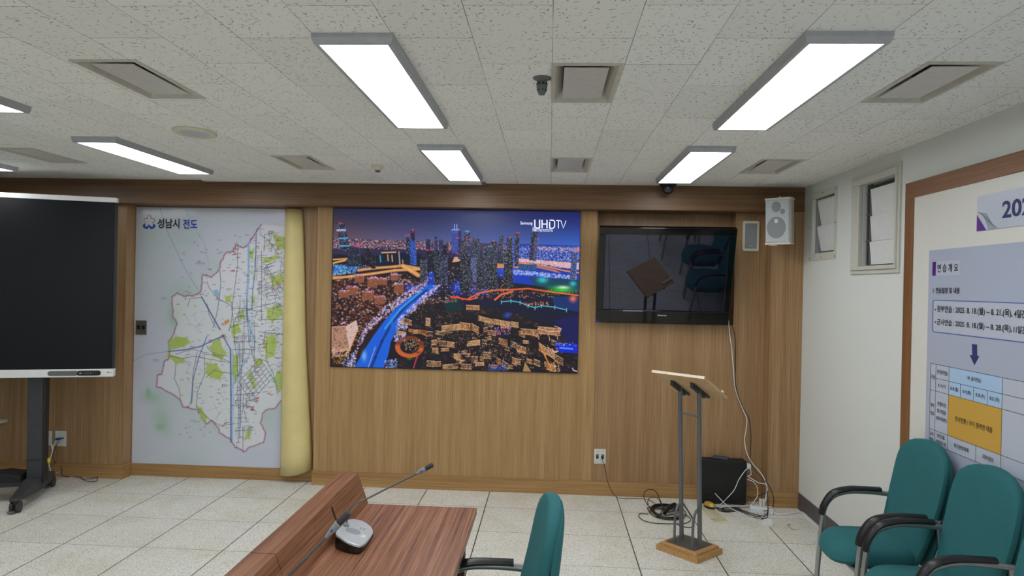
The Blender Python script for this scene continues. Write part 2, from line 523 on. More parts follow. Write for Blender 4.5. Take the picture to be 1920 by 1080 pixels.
# two tiles sag a little out of the grid
for x0, x1, y0, y1, dz in ((-1.070, -.808, 2.275, 2.806, .006), (-.268, -.009, 3.08, 3.60, .003), (.793, 1.055, 3.62, 3.935, .003)):
    c.add([(x0, y0, CZ - .0006), (x1, y0, CZ - .0006), (x1, y1, CZ - dz), (x0, y1, CZ - dz), (x0, y0, CZ + .001), (x1, y0, CZ + .001), (x1, y1, CZ + .001), (x0, y1, CZ + .001)],
          [(0, 1, 2, 3), (4, 5, 6, 7), (0, 1, 5, 4), (1, 2, 6, 5), (2, 3, 7, 6), (3, 0, 4, 7)])
c.build('ceiling', m_ceil, **S)

MB().box(XL, RW + .15, YE, YE + .1, 0, CZ).build('wall_back', m_wallfar, **S)
MB().box(XL - .1, XL, YF, YE, 0, CZ).build('wall_left', m_wallfar, **S)
WF = [(-6.2, -4.4, .8, 2.3), (-3.9, -2.1, .8, 2.3), (-1.6, .2, .8, 2.3)]  # unseen window openings, added to let in light that lifts the ceiling
c = MB(); holed(c, XL, RW + .15, 0, CZ, WF, lambda a, b, d, e: c.box(a, b, YF - .1, YF, d, e)); c.build('wall_front', m_wallfar, **S)
for k, (a, b, d, e) in enumerate(WF):
    c = MB(); c.box(a, b, YF - .08, YF - .03, d, d + .05).box(a, b, YF - .08, YF - .03, e - .05, e).box(a, a + .05, YF - .08, YF - .03, d, e).box(b - .05, b, YF - .08, YF - .03, d, e)
    c.box((a + b) / 2 - .03, (a + b) / 2 + .03, YF - .08, YF - .03, d, e)
    c.build('window_%d' % (k + 3), m_white, **S)
W1 = (4.937, 5.343, 2.0, 2.414)
W2 = (4.060, 4.513, 1.879, 2.400)
c = MB(); holed(c, YF, YE, 0, CZ, [W1, W2], lambda a, b, d, e: c.box(RW, RW + .15, a, b, d, e)); c.build('wall_right', m_wall, **S)

# timber lining of the back wall
NX0, NX1, NZ0 = .383, 1.4985, 1.424
MB().box(-1.96, NX0 - .0008, YB, YE, 0, HB).build('trim_1', m_wv, **S)
c = MB(); holed(c, NX0, 1.745, 0, HB, [(NX0, NX1, NZ0, HB)], lambda a, b, d, e: c.box(a, b, YB, YE, d, e)); c.box(NX0, NX1, YN, YE, NZ0, HB)
c.build('trim_2', m_wv2, **S)
MB().box(-3.6, -1.96, YR, YE, 0, HB).build('trim_3', m_wv2, **S)
MB().box(XL, -3.6, YL, YE, 0, HB).build('trim_4', m_wv2, **S)
MB().box(XL, RW, YH, YE, HB, CZ).build('trim_5', m_wh_shaded, **S)
MB().box(1.745, RW, YH, YE, 0, HB).build('trim_6', m_wv2, **S)
c = MB(); B = .0015
c.box(-1.966, 1.745, YB - .011, YB, 0, .118, B)
c.box(-3.6, -1.96, YR - .012, YR, 0, .104, B).box(XL, -3.594, YL - .011, YL, 0, .116, B)
c.box(-3.6, -3.589, YL, YR - .012, 0, .116, B)
c.box(1.739, RW, YH - .011, YH, 0, .118, B)
c.build('baseboard_back', m_wh2, **S)
MB().box(RW - .007, RW, YF, YH - .011, 0, .128, .001).build('baseboard_right', m_base, **S)

# thin white ceiling track in front of the header
t = thing('ceiling_track', 'thin white curtain track along the ceiling edge above the map', 'track', (-1.7, 5.455, CZ))
MB().box(-1.15, 1.14, -.03, .03, -.018, 0, .002).build('rail', m_white, t)
MB().box(1.14, 1.17, -.02, .02, -.018, 0, .002).build('end_cap', m_steel, t)

# cable trunking on the floor along the right wall
MB().box(RW - .032, RW - .008, 2.2, 5.36, 0, .016, .003).build('cable_trunking', m_white, None,
    'slim white cable trunking on the floor along the grey skirting', 'trunking')


# ------------------------------------------------------------------ windows in the right wall
def wbox(mb, y0, y1, z0, z1, x0, x1, bev=0): return mb.box(RW - x1, RW - x0, y0, y1, z0, z1, bev)
win = MB()
def ring(mb, o, i, x0, x1, bev=.002):
    y0, y1, z0, z1 = o; a0, a1, c0, c1 = i
    wbox(mb, y0, y1, c1, z1, x0, x1, bev); wbox(mb, y0, y1, z0, c0, x0, x1, bev)
    wbox(mb, y0, a0, c0, c1, x0, x1, bev); wbox(mb, a1, y1, c0, c1, x0, x1, bev)
ring(win, (4.897, 5.402, 1.946, 2.462), W1, 0, .006)
w1 = win.build('window_1', m_offw, label='small white framed wall opening next to the box loudspeaker, two slanted hoods inside', **S)
c = MB()
for y, z in ((4.915, 2.44), (5.15, 2.44), (5.38, 2.44), (4.915, 2.2), (5.385, 2.2), (4.915, 1.965), (5.15, 1.965), (5.38, 1.965)):
    c.lathe([(.006, 0), (.004, .003)], (RW - .006, y, z), (-1, 0, 0), 8)
c.build('screw', m_steel, w1)
MB().box(RW + .13, RW + .149, W1[0], W1[1], W1[2], W1[3]).build('back_plate', m_ventd, w1)
for z0, z1 in ((2.205, 2.40), (2.015, 2.205)):
    c = MB()
    ya, yb = 4.94, 5.265
    sec = [(.012, z1), (.003, z1 - .014), (.036, z0 + .0), (.055, z0), (.03, z1 - .004)]
    c.prism([(RW + q[0], ya, q[1]) for q in sec], (0, yb - ya, 0))
    c.build('hood', m_white, w1)
MB().box(RW + .02, RW + .06, 5.278, 5.34, 2.003, 2.41).build('side_plate', m_grille, w1)
win = MB()
ring(win, (4.022, 4.648, 1.83, 2.465), (4.04, 4.62, 1.855, 2.44), 0, .012)
ring(win, (4.04, 4.62, 1.855, 2.44), W2, 0, .024, .003)
w2 = win.build('window_2', m_offw, label='larger white framed wall opening with three flat white slats', **S)
MB().box(RW + .13, RW + .149, W2[0], W2[1], W2[2], W2[3]).build('back_plate', m_ventd, w2)
c = MB(); c.box(RW + .012, RW + .03, 4.428, 4.440, 1.885, 2.395).box(RW + .008, RW + .02, 4.455, 4.468, 1.885, 2.395)
for z in (2.33, 2.2, 2.03): c.box(RW + .004, RW + .02, 4.432, 4.47, z, z + .012)
c.build('slat_rail', m_steel, w2)
for i, (a, b) in enumerate(((2.195, 2.362), (2.034, 2.192), (1.889, 2.031))):
    MB().add([(RW + .022, 4.061, a), (RW + .022, 4.426, a), (RW + .010, 4.426, b), (RW + .010, 4.061, b), (RW + .028, 4.061, a), (RW + .028, 4.426, a), (RW + .016, 4.426, b), (RW + .016, 4.061, b)],
             [(0, 1, 2, 3), (4, 5, 6, 7), (0, 1, 5, 4), (1, 2, 6, 5), (2, 3, 7, 6), (3, 0, 4, 7)]).build('slat', m_white, w2)
MB().box(RW + .07, RW + .09, 4.06, 4.513, 1.879, 2.4).build('shade_board', m_plateg, w2)


# ------------------------------------------------------------------ ceiling fittings
def make_light(label, x, y, L=1.22):
    t = thing('ceiling_light', label, 'ceiling light', (x, y, CZ), 0, 'LED ceiling panels')
    hw, hl, h, r = .1365, L / 2, .034, .021
    c = MB()
    def rg(dx, z): return [Vector((sx * (hw - dx), sy * (hl - dx), z)) for sx, sy in ((-1, -1), (1, -1), (1, 1), (-1, 1))]
    c.loft([rg(0, 0), rg(0, -h * .45), rg(.006, -h), rg(r, -h), rg(r + .001, -.002)], cap=False, smooth=False)
    c.build('housing', m_lampframe, t)
    MB().box(-hw + r + .0005, hw - r - .0005, -hl + r + .0005, hl - r - .0005, -h + .002, -h + .008).build('diffuser', m_lamp, t)
    return t
make_light('long LED ceiling panel at top centre-left, nearest above the big city screen', -.668, 2.84, 1.235)
make_light('long LED ceiling panel at top right, left of the far-right air vent', .925, 2.825, 1.235)
make_light('short-looking LED ceiling panel near the header above the city screen', -.66, 4.59, 1.19)
make_light('LED ceiling panel whose end touches the black dome camera', .91, 4.575, 1.21)
make_light('slanting LED ceiling panel above the map at left', -2.68, 4.44, 1.16)
make_light('LED ceiling panel cut off by the left edge, only its tip showing higher up', -2.67, 2.585)
make_light('LED ceiling panel tip at the left edge just above the timber header', -4.18, 4.37)
for k, (x, y) in enumerate([(-.668, .9), (.925, .9), (-2.67, .8), (-.668, -1.2), (.925, -1.2), (-2.67, -1.2)]):
    make_light('LED ceiling panel of the rows outside the photographed part of the room', x, y)


def make_vent(label, x, y):
    t = thing('air_vent', label, 'air vent', (x, y, CZ), 0, 'square ceiling air vents')
    c = MB(); o = (VW, VL); i = (VW - .016, VL - .016)
    def fr(a0, b0, z0, a1, b1, z1):
        P = [(-a0, -b0, z0), (a0, -b0, z0), (a0, b0, z0), (-a0, b0, z0), (-a1, -b1, z1), (a1, -b1, z1), (a1, b1, z1), (-a1, b1, z1)]
        c.add(P, [(k, (k + 1) % 4, 4 + (k + 1) % 4, 4 + k) for k in range(4)])
    fr(VW, VL, 0, VW, VL, -.004); fr(VW, VL, -.004, i[0], i[1], -.006); fr(i[0], i[1], -.006, i[0] - .03, i[1] - .042, .04)
    fr(i[0] - .03, i[1] - .042, .04, i[0] - .034, i[1] - .05, .09)
    c.build('frame', m_vent, t)
    MB().box(-.1, .1, -.225, .225, .09, .094).build('duct', m_ventd, t)
    MB().box(-.084, .084, -.205, .205, .0005, .004, .001).build('core_plate', m_ventp, t)
    c = MB(); c.box(-.004, .004, -.004, .004, .01, .09); c.build('hanger', m_ventd, t)
for (x, y), l in zip(VENTS, ['ceiling air vent beside the metal cage sprinkler, top centre', 'ceiling air vent above the right end of the city screen, near the header',
                             'ceiling air vent at far right above the wall openings, nearest the camera', 'ceiling air vent near the corner above the box loudspeaker',
                             'large ceiling air vent at upper left', 'ceiling air vent left of the smoke detector', 'ceiling air vent at far left by the panel tip']):
    make_vent(l, x, y)

p = onz(366, 247, CZ)
t = thing('ceiling_speaker', 'round flat cream ceiling speaker above the map', 'speaker', (p.x, p.y, CZ))
MB().lathe([(.108, 0), (.110, -.006), (.104, -.014), (.088, -.016), (.086, -.012)]).build('rim', m_cream, t)
MB().lathe([(.086, -.010), (.06, -.0145), (.02, -.016), (.001, -.016)]).build('grille', m_grille2, t)
for ch in t.children: ch.data.transform(Matrix.Scale(1.25, 4, (0, 1, 0)))
p = onz(708.5, 311, CZ)
t = thing('smoke_detector', 'small round white smoke detector on the ceiling near the header', 'detector', (p.x, p.y, CZ))
MB().lathe([(.044, 0), (.045, -.006), (.04, -.016), (.024, -.026), (.018, -.032), (.015, -.03)]).build('body', m_cream, t)
c = MB()
for k in range(8):
    a = k * PI / 4; c.box(.016 * math.cos(a) - .002, .016 * math.cos(a) + .002, .016 * math.sin(a) - .002, .016 * math.sin(a) + .002, -.043, -.028)
c.lathe([(.012, -.028), (.015, -.04), (.008, -.046)]); c.build('sensor_cage', m_steel, t)
p = onz(1016.5, 146, CZ)
t = thing('sprinkler', 'metal cage shaped detector hanging beside the top centre air vent', 'detector', (p.x, p.y, CZ))
MB().lathe([(.037, 0), (.036, -.004), (.02, -.012), (.019, -.014)]).build('flange', m_steel, t)
MB().lathe([(.0195, -.012), (.0215, -.03), (.0205, -.045), (.0125, -.066), (.0115, -.066), (.0105, -.066)]).build('cage', m_steel, t)
c = MB()
for k in range(8):
    a = k * PI / 4 + .2
    for rr, zz, s in ((.0212, -.025, .0048), (.0185, -.05, .0036)):
        c.lathe([(s, 0), (s * .9, .0012)], (rr * math.cos(a), rr * math.sin(a), zz), (math.cos(a), math.sin(a), -.1 if zz > -.04 else -.4), 10)
c.build('vent_hole', m_black, t)
p = onz(1252, 344, CZ)
t = thing('dome_camera', 'black dome security camera under the ceiling panel end', 'camera', (p.x, 5.39, CZ))
MB().lathe([(.066, 0), (.067, -.008), (.064, -.026), (.048, -.034), (.046, -.034)]).build('base', m_black, t)
MB().lathe([(.045, -.032), (.045, -.045), (.042, -.058), (.033, -.073), (.019, -.083), (.001, -.087)]).build('dome', m_glassdark, t)


# ------------------------------------------------------------------ painting flat pictures (map, screen) vertex by vertex
class Paint:
    def __init__(s, W, H, todo, ss=2):
        s.W, s.H, s.ss = W, H, ss
        s.a = np.zeros((H * ss, W * ss, 3), np.float32); s.to = todo
        s.rs = np.random.RandomState(11); s.speck = 1.; s.many = 1.
    def P(s, x, y):
        u, v = s.to(x, y); return u * s.W * s.ss, v * s.H * s.ss
    def col(s, c): return np.array([lin(k) for k in c[:3]], np.float32)
    def _bb(s, x0, x1, y0, y1):
        return max(0, int(x0)), min(s.W * s.ss, int(x1) + 2), max(0, int(y0)), min(s.H * s.ss, int(y1) + 2)
    def _put(s, bb, m, c, op):
        x0, x1, y0, y1 = bb; r = s.a[y0:y1, x0:x1]
        m = (m * op)[..., None].astype(np.float32); r[:] = r * (1 - m) + s.col(c) * m
    def poly(s, pts, c, op=1.):
        q = [s.P(*p) for p in pts]; X = [p[0] for p in q]; Y = [p[1] for p in q]
        bb = s._bb(min(X), max(X), min(Y), max(Y)); x0, x1, y0, y1 = bb
        if x1 <= x0 or y1 <= y0: return
        gx, gy = np.meshgrid(np.arange(x0, x1) + .5, np.arange(y0, y1) + .5); m = np.zeros(gx.shape, bool)
        for i in range(len(q)):
            ax, ay = q[i - 1]; bx, by = q[i]
            if ay == by: continue
            m ^= ((ay > gy) != (by > gy)) & (gx < (bx - ax) * (gy - ay) / (by - ay) + ax)
        s._put(bb, m, c, op)
    def line(s, pts, c, wd=1., op=1.):
        q = [s.P(*p) for p in pts]; k = wd * s.scale / 2
        for (ax, ay), (bx, by) in zip(q, q[1:]):
            bb = s._bb(min(ax, bx) - k - 1, max(ax, bx) + k + 1, min(ay, by) - k - 1, max(ay, by) + k + 1); x0, x1, y0, y1 = bb
            if x1 <= x0 or y1 <= y0: continue
            gx, gy = np.meshgrid(np.arange(x0, x1) + .5, np.arange(y0, y1) + .5)
            d2 = (bx - ax) ** 2 + (by - ay) ** 2 + 1e-6
            t = np.clip(((gx - ax) * (bx - ax) + (gy - ay) * (by - ay)) / d2, 0, 1)
            d = np.hypot(gx - ax - t * (bx - ax), gy - ay - t * (by - ay))
            s._put(bb, np.clip(k + .5 - d, 0, 1) * min(1, k * 2), c, op)
    def blob(s, x, y, rx, ry, c, op=1., soft=True, add=False):
        cx, cy = s.P(x, y); rx *= s.scale; ry *= s.scale; k = 2.2 if soft else 1
        bb = s._bb(cx - k * rx, cx + k * rx, cy - k * ry, cy + k * ry); x0, x1, y0, y1 = bb
        if x1 <= x0 or y1 <= y0: return
        gx, gy = np.meshgrid(np.arange(x0, x1) + .5, np.arange(y0, y1) + .5)
        d = ((gx - cx) / rx) ** 2 + ((gy - cy) / ry) ** 2
        m = np.exp(-d) if soft else (d < 1).astype(float)
        if add: s.a[y0:y1, x0:x1] += (m * op)[..., None] * s.col(c)
        else: s._put(bb, m, c, op)
    def specks(s, pts, n, cols, size=(.6, 1.2), op=(.5, 1), stretch=1.):
        """n small lights inside the polygon"""
        X = [p[0] for p in pts]; Y = [p[1] for p in pts]; k = 0; g = 0
        n = int(n * s.many)
        while k < n and g < n * 20:
            g += 1
            x = s.rs.uniform(min(X), max(X)); y = s.rs.uniform(min(Y), max(Y)); ins = False
            for i in range(len(pts)):
                (ax, ay), (bx, by) = pts[i - 1], pts[i]
                if (ay > y) != (by > y) and x < (bx - ax) * (y - ay) / (by - ay) + ax: ins = not ins
            if not ins: continue
            k += 1; r = s.rs.uniform(*size) * s.speck
            s.blob(x, y, r * stretch, r, cols[s.rs.randint(len(cols))], s.rs.uniform(*op))
    def grad(s, fn):
        hh, ww = s.a.shape[:2]
        v, u = np.meshgrid((np.arange(hh) + .5) / hh, (np.arange(ww) + .5) / ww, indexing='ij')
        s.a[:] = fn(u, v)
    def out(s):
        k = s.ss
        return s.a.reshape(s.H, k, s.W, k, 3).mean((1, 3))


def picture_mesh(name, img, org, rt, up, wd, ht, mat, parent, curve=None):
    """flat sheet whose points carry the picture; img[0] is the top row"""
    H, W = img.shape[:2]; rt, up, org = Vector(rt), Vector(up), Vector(org)
    u, v = np.meshgrid(np.linspace(0, 1, W), np.linspace(1, 0, H))
    co = np.array(org)[None, None] + u[..., None] * np.array(rt) * wd + v[..., None] * np.array(up) * ht
    me = bpy.data.meshes.new(name)
    me.vertices.add(W * H); me.vertices.foreach_set('co', co.astype(np.float32).ravel())
    i = np.arange(W * H).reshape(H, W)
    q = np.stack([i[1:, :-1], i[1:, 1:], i[:-1, 1:], i[:-1, :-1]], -1).reshape(-1, 4); n = len(q)
    me.loops.add(n * 4); me.loops.foreach_set('vertex_index', q.ravel().astype(np.int32))
    me.polygons.add(n); me.polygons.foreach_set('loop_start', np.arange(n, dtype=np.int32) * 4)
    me.update(calc_edges=True); me.validate()
    ca = me.color_attributes.new('picture', 'FLOAT_COLOR', 'POINT')
    ca.data.foreach_set('color', np.concatenate([img, np.ones((H, W, 1))], -1).astype(np.float32).ravel())
    me.materials.append(mat)
    o = bpy.data.objects.new(name, me); COL.objects.link(o)
    if parent: o.parent = parent
    return o
# ------------------------------------------------------------------ the city map on the recessed panel
MY = YR - .004                                      # face of the map sheet
ML, MR, MB0, MT0 = -3.592, -2.15, .105, 2.326
def to_map(x, y):
    q = ony(x, y, MY - .001); return (q.x - ML) / (MR - ML), (MT0 - q.z) / (MT0 - MB0)
pm = Paint(410, 650, to_map, 2); pm.scale = 2 * 1.385
def f(u, v):
    a = np.array([lin(k) for k in (208, 210, 230)]); b = np.array([lin(k) for k in (204, 215, 222)])
    k = (np.sin(u * 5 + v * 7) * .25 + np.sin(u * 11 - v * 5 + 1) * .15 + .5)[..., None]
    return a * (1 - k) + b * k
pm.grad(f)
GS = (150, 196, 160)
for x, y, rx, ry, o in [(345, 560, 30, 38, .45), (330, 590, 16, 26, .55), (285, 745, 20, 12, .55), (300, 780, 18, 22, .45), (310, 800, 12, 20, .35), (400, 590, 40, 40, .3), (355, 450, 30, 20, .2),
                        (360, 720, 60, 40, .28), (450, 790, 40, 30, .28), (500, 770, 30, 40, .35), (280, 440, 16, 30, .22), (260, 660, 14, 60, .15), (340, 870, 40, 20, .15), (250, 500, 12, 60, .15), (395, 500, 30, 24, .2), (480, 850, 30, 16, .12), (440, 640, 60, 60, .15)]:
    pm.blob(x, y, rx, ry, GS, o)
for x, y, rx, ry in [(328, 592, 7, 14), (278, 735, 5, 10), (300, 800, 9, 6)]: pm.blob(x, y, rx, ry, (120, 186, 110), .5)
# relief hatching
for k in range(420):
    x = pm.rs.uniform(246, 535); y = pm.rs.uniform(395, 868); a = pm.rs.uniform(-.6, .9); l = pm.rs.uniform(4, 12)
    pm.line([(x, y), (x + l * math.cos(a), y + l * math.sin(a))], (150, 170, 165) if k % 2 else (206, 210, 218), 1.2, .18)
BND = [(490, 421), (477, 440), (470, 450), (464, 460), (456, 465), (442, 458), (437, 472), (424, 474), (414, 490), (410, 507), (396, 520), (380, 515), (379, 530), (376, 548), (366, 553), (345, 556), (333, 549),
       (323, 556), (324, 595), (332, 607), (322, 633), (316, 640), (317, 672), (308, 678), (303, 702), (295, 704), (294, 725), (305, 729), (325, 740), (338, 750), (343, 763), (355, 765), (371, 768), (378, 783), (386, 795),
       (397, 788), (407, 800), (412, 812), (421, 817), (431, 823), (441, 839), (450, 842), (457, 847), (468, 838), (494, 829), (497, 810), (488, 793), (492, 775), (500, 768), (516, 765), (525, 753), (535, 738)]
def jig(P, n=3, a=1.2):
    out = []
    for (x0, y0), (x1, y1) in zip(P, P[1:]):
        for k in range(n): out.append((x0 + (x1 - x0) * k / n + pm.rs.uniform(-a, a) * (k > 0), y0 + (y1 - y0) * k / n + pm.rs.uniform(-a, a) * (k > 0)))
    return out + [P[-1]]
city = BND + [(535, 425), (512, 423)]
pm.poly(city, (240, 240, 246), .55)
bj = jig(BND)
pm.line(bj, (206, 168, 196), 4.5, .45); pm.line(bj, (120, 92, 108), 1.3, .8)
GR = (176, 202, 62)
for P in ([(319, 638), (330, 631), (350, 633), (356, 642), (345, 650), (316, 657)], [(316, 663), (345, 673), (345, 680), (330, 682), (316, 668)], [(400, 640), (412, 634), (418, 655), (425, 662), (415, 675), (400, 668), (393, 652)],
          [(388, 680), (405, 682), (418, 700), (413, 712), (395, 708), (386, 700)], [(500, 632), (512, 628), (520, 640), (514, 668), (500, 672), (495, 650)], [(510, 440), (535, 445), (533, 466), (520, 468)], [(495, 485), (520, 478), (524, 484), (505, 492), (492, 494)],
          [(520, 695), (535, 700), (534, 732), (520, 730), (512, 712)], [(463, 700), (470, 697), (481, 722), (475, 728)], [(370, 762), (378, 765), (388, 782), (386, 792), (378, 784)], [(436, 665), (446, 668), (447, 700), (440, 716), (434, 700)],
          [(470, 560), (478, 556), (476, 572)], [(478, 672), (492, 674), (490, 684), (480, 686)], [(462, 808), (470, 806), (468, 822), (458, 824)], [(500, 580), (525, 570), (530, 590), (510, 604), (500, 596)], [(432, 610), (446, 606), (452, 622), (436, 630)],
          [(504, 520), (528, 512), (532, 530), (512, 538)], [(447, 587), (455, 582), (459, 594), (450, 600)], [(466, 470), (476, 468), (474, 486), (466, 484)], [(422, 556), (434, 554), (432, 566), (424, 566)]):
    pm.poly(P, GR, .82)
    for q in P: pm.blob(q[0], q[1], 3, 3, GR, .5)
pm.poly([(399, 545), (408, 543), (412, 552), (408, 560)], (140, 190, 224), .9)
for P in ([(420, 602), (430, 598), (430, 604), (422, 610)], [(515, 712), (520, 714), (518, 724)]): pm.poly(P, (226, 150, 60) if P[0][0] < 500 else (140, 190, 224), .9)
pm.blob(418, 608, 3, 2.4, (226, 60, 110), .8); pm.blob(520, 530, 4, 2, (226, 90, 60), .8)
# rivers, rail, roads
BL, LB2, BK, RD = (70, 110, 190), (150, 190, 226), (62, 62, 84), (168, 66, 66)
pm.line([(466, 455), (466, 500), (464, 540), (462, 590), (470, 620), (468, 640)], LB2, 4, .9)
pm.line([(480, 440), (479, 500), (474, 540), (472, 580)], BL, 2, .8)
pm.line([(432, 655), (433, 740), (433, 828)], BL, 3.2, .85); pm.line([(436, 655), (437, 740), (436, 826)], LB2, 1.6, .9)
pm.line([(316, 659), (345, 656), (375, 650), (395, 640), (418, 630), (432, 655)], BL, 2.4, .85)
pm.line([(465, 670), (452, 690), (443, 712), (434, 726)], LB2, 3.2, .9)
pm.line([(388, 631), (372, 672), (362, 712), (358, 758)], (80, 120, 190), 2, .8)
pm.line([(300, 390), (312, 430), (345, 500), (376, 552), (395, 585), (414, 618)], (130, 140, 176), 1, .7); pm.line([(378, 557), (412, 618)], (60, 90, 160), 2.2, .85)
pm.line([(348, 392), (360, 420), (385, 460), (392, 500)], (150, 164, 190), .9, .6)
pm.line([(248, 678), (275, 664), (316, 659)], (120, 132, 176), 1.1, .6); pm.line([(412, 507), (414, 530), (411, 560), (406, 590), (400, 612)], (96, 130, 180), 1.6, .8)
pm.line([(388, 528), (392, 540), (408, 560), (428, 570), (434, 575)], (84, 120, 130), 1.4, .7)
for P in ([(446, 458), (445, 500), (437, 560), (434, 600), (430, 620)], [(434, 578), (470, 579), (500, 572), (520, 566)], [(330, 683), (327, 710), (336, 728), (338, 748)], [(316, 667), (340, 672), (365, 668), (395, 674), (430, 680)],
          [(380, 663), (410, 668), (432, 679)], [(370, 660), (362, 700), (360, 755)], [(383, 665), (384, 700), (370, 735), (368, 762)], [(368, 762), (392, 786), (412, 798), (440, 794)], [(386, 708), (400, 695), (432, 700)],
          [(500, 500), (512, 520), (530, 545)], [(488, 440), (505, 452), (522, 478)], [(490, 470), (490, 600)], [(485, 600), (535, 598)], [(485, 622), (535, 628)], [(495, 470), (496, 440), (512, 436)], [(450, 560), (449, 585), (440, 600)],
          [(352, 575), (356, 560), (378, 558)], [(388, 570), (392, 590), (405, 615)], [(470, 620), (478, 640), (476, 660)], [(500, 640), (498, 675), (512, 700), (520, 740)], [(520, 690), (535, 678)], [(430, 615), (470, 600)],
          [(446, 640), (446, 680)], [(455, 630), (455, 680)], [(436, 640), (480, 640)], [(436, 655), (480, 655)], [(447, 740), (447, 830)], [(432, 760), (470, 762)], [(440, 740), (470, 738)], [(456, 740), (456, 760), (462, 790)], [(440, 808), (470, 806)], [(455, 800), (456, 845)], [(462, 560), (466, 640), (478, 680)]):
    pm.line(jig(P, 4, .5), BK, 1.1, .75)
for k in range(7):      # the diagonal street grid
    t = k / 6
    pm.line([(447 + 40 * t, 716 - 44 * t), (470 + 42 * t, 752 - 42 * t)], (90, 92, 112), 1.1, .7); pm.line([(447 + 24 * t, 716 + 36 * t), (488 + 24 * t, 672 + 36 * t)], (90, 92, 112), 1.1, .7)
for k in range(16):     # street blocks at upper right
    x0 = pm.rs.uniform(480, 525); y0 = pm.rs.uniform(495, 555)
    pm.line([(x0, y0), (x0 + 16, y0 - 6)], (70, 70, 100), 1, .7); pm.line([(x0, y0), (x0 + 5, y0 + 12)], (70, 70, 100), 1, .7)
for k in range(12):
    x0 = pm.rs.uniform(480, 520); y0 = pm.rs.uniform(425, 470); pm.line([(x0, y0), (x0 + pm.rs.uniform(4, 14), y0)], BK, 1, .6); pm.line([(x0, y0), (x0, y0 + 10)], BK, 1, .6)
for k in range(70):
    x0 = pm.rs.uniform(438, 472); y0 = pm.rs.uniform(575, 832); pm.line([(x0, y0), (x0 + pm.rs.uniform(5, 14), y0)], (80, 84, 116), .9, .7)
    if k % 2: pm.line([(x0, y0), (x0, y0 + pm.rs.uniform(5, 16))], (84, 88, 120), .9, .7)
for k in range(34):
    x0 = pm.rs.uniform(478, 530); y0 = pm.rs.uniform(480, 690); a0 = pm.rs.uniform(-.5, .3); l0 = pm.rs.uniform(8, 26)
    pm.line(jig([(x0, y0), (x0 + l0 * math.cos(a0), y0 + l0 * math.sin(a0))], 3, .6), BK, .9, .7)
    if k % 2: pm.line(jig([(x0, y0), (x0 - 3, y0 + l0)], 3, .6), BK, .9, .65)
for k in range(40):
    x0 = pm.rs.uniform(340, 440); y0 = pm.rs.uniform(560, 800); a0 = pm.rs.uniform(-1.2, 1.2); l0 = pm.rs.uniform(10, 30)
    pm.line(jig([(x0, y0), (x0 + l0 * math.cos(a0), y0 + l0 * math.sin(a0))], 5, 1.4), (150, 158, 168), .8, .55)
for P in ([(434, 566), (446, 700), (444, 760)], [(457, 560), (458, 640), (452, 700), (451, 800)], [(476, 600), (478, 700)], [(330, 664), (360, 655), (392, 662)], [(388, 650), (400, 664), (428, 668)]): pm.line(jig(P, 5, .8), BK, 1., .75)
pm.line([(449, 640), (450, 740), (449, 820)], (70, 120, 200), 1.6, .8); pm.line([(472, 585), (474, 640), (462, 680)], (170, 200, 230), 2.2, .8)
for x, y, rx, ry in [(505, 462, 10, 5), (512, 640, 8, 14), (475, 512, 4, 8), (528, 590, 5, 9), (405, 700, 12, 9), (338, 640, 12, 6), (440, 690, 4, 12), (530, 712, 5, 12)]: pm.blob(x, y, rx, ry, GR, .35)
for x, y, n in [(437, 468, 6), (437, 480, 6), (434, 508, 6), (478, 750, 14), (470, 766, 12), (416, 632, 10), (492, 640, 6), (405, 560, 4), (347, 560, 3), (352, 765, 3), (418, 796, 5), (510, 540, 8), (505, 740, 5), (480, 700, 5), (390, 640, 4), (520, 452, 5)]:
    for k in range(n):
        a = pm.rs.uniform(-3, 3); b = pm.rs.uniform(-4, 4); pm.line([(x + a, y + b), (x + a + pm.rs.uniform(2, 7), y + b + pm.rs.uniform(-4, 2))], RD, 1, .75)
for k in range(620):    # tiny printed place names, too small to read
    x = pm.rs.uniform(440, 533) if k < 480 else pm.rs.uniform(330, 445); y = pm.rs.uniform(440, 820)
    if k < 480 and y > 740 and x > 480: continue
    cc = [(60, 60, 74), (70, 110, 180), (60, 60, 74), (170, 80, 70)][k % 4]
    for j in range(pm.rs.randint(2, 5)): pm.blob(x + j * 1.7, y, .6, .9, cc, .75)
t = thing('city_map', 'tall glossy printed city map in the timber recess', 'map', ((ML + MR) / 2, MY, MB0))
t.location = (0, 0, 0)
m_map = attr_mat('map_print', 0, .24, .5, .35, .012)
MB().box(ML, MR, MY, YR, MB0, MT0).build('backing_sheet', m_white, t)
sheet = picture_mesh('map_sheet', pm.out(), (ML, MY - .0006, MB0), (1, 0, 0), (0, 0, 1), MR - ML, MT0 - MB0, m_map, t)
XR, ZU = Vector((1, 0, 0)), Vector((0, 0, 1))
def wtext(body, x0, y0, x1, y1, plane, mat, parent, name='lettering', bold=0., lift=.0012):
    """lettering on a wall facing the room, between two corners seen at (x0,y0) top left and (x1,y1) bottom right"""
    a = ony(x0, y1, plane); b = ony(x1, y0, plane)
    mb = MB(); letter(mb, body, a, XR, ZU, b.x - a.x, abs(b.z - a.z), bold, lift)
    return mb.build(name, mat, parent)
wtext('성남시', 295, 410, 337, 428, MY - .001, m_txt, t, 'title', .03)
wtext('전도', 343, 411.5, 370.5, 429, MY - .001, m_txtb, t, 'title', .03)
wtext('수정구', 424, 540, 434, 545, MY - .001, m_txt, t); wtext('분당구', 416, 720, 427, 725, MY - .001, m_txt, t)
for b_, x, y in (('서울특별시', 366, 491), ('과천시', 302, 557), ('의왕시', 287, 673), ('용인시', 363, 788)): wtext(b_, x, y, x + (18 if len(b_) > 3 else 11), y + 5, MY - .001, m_txtg, t)
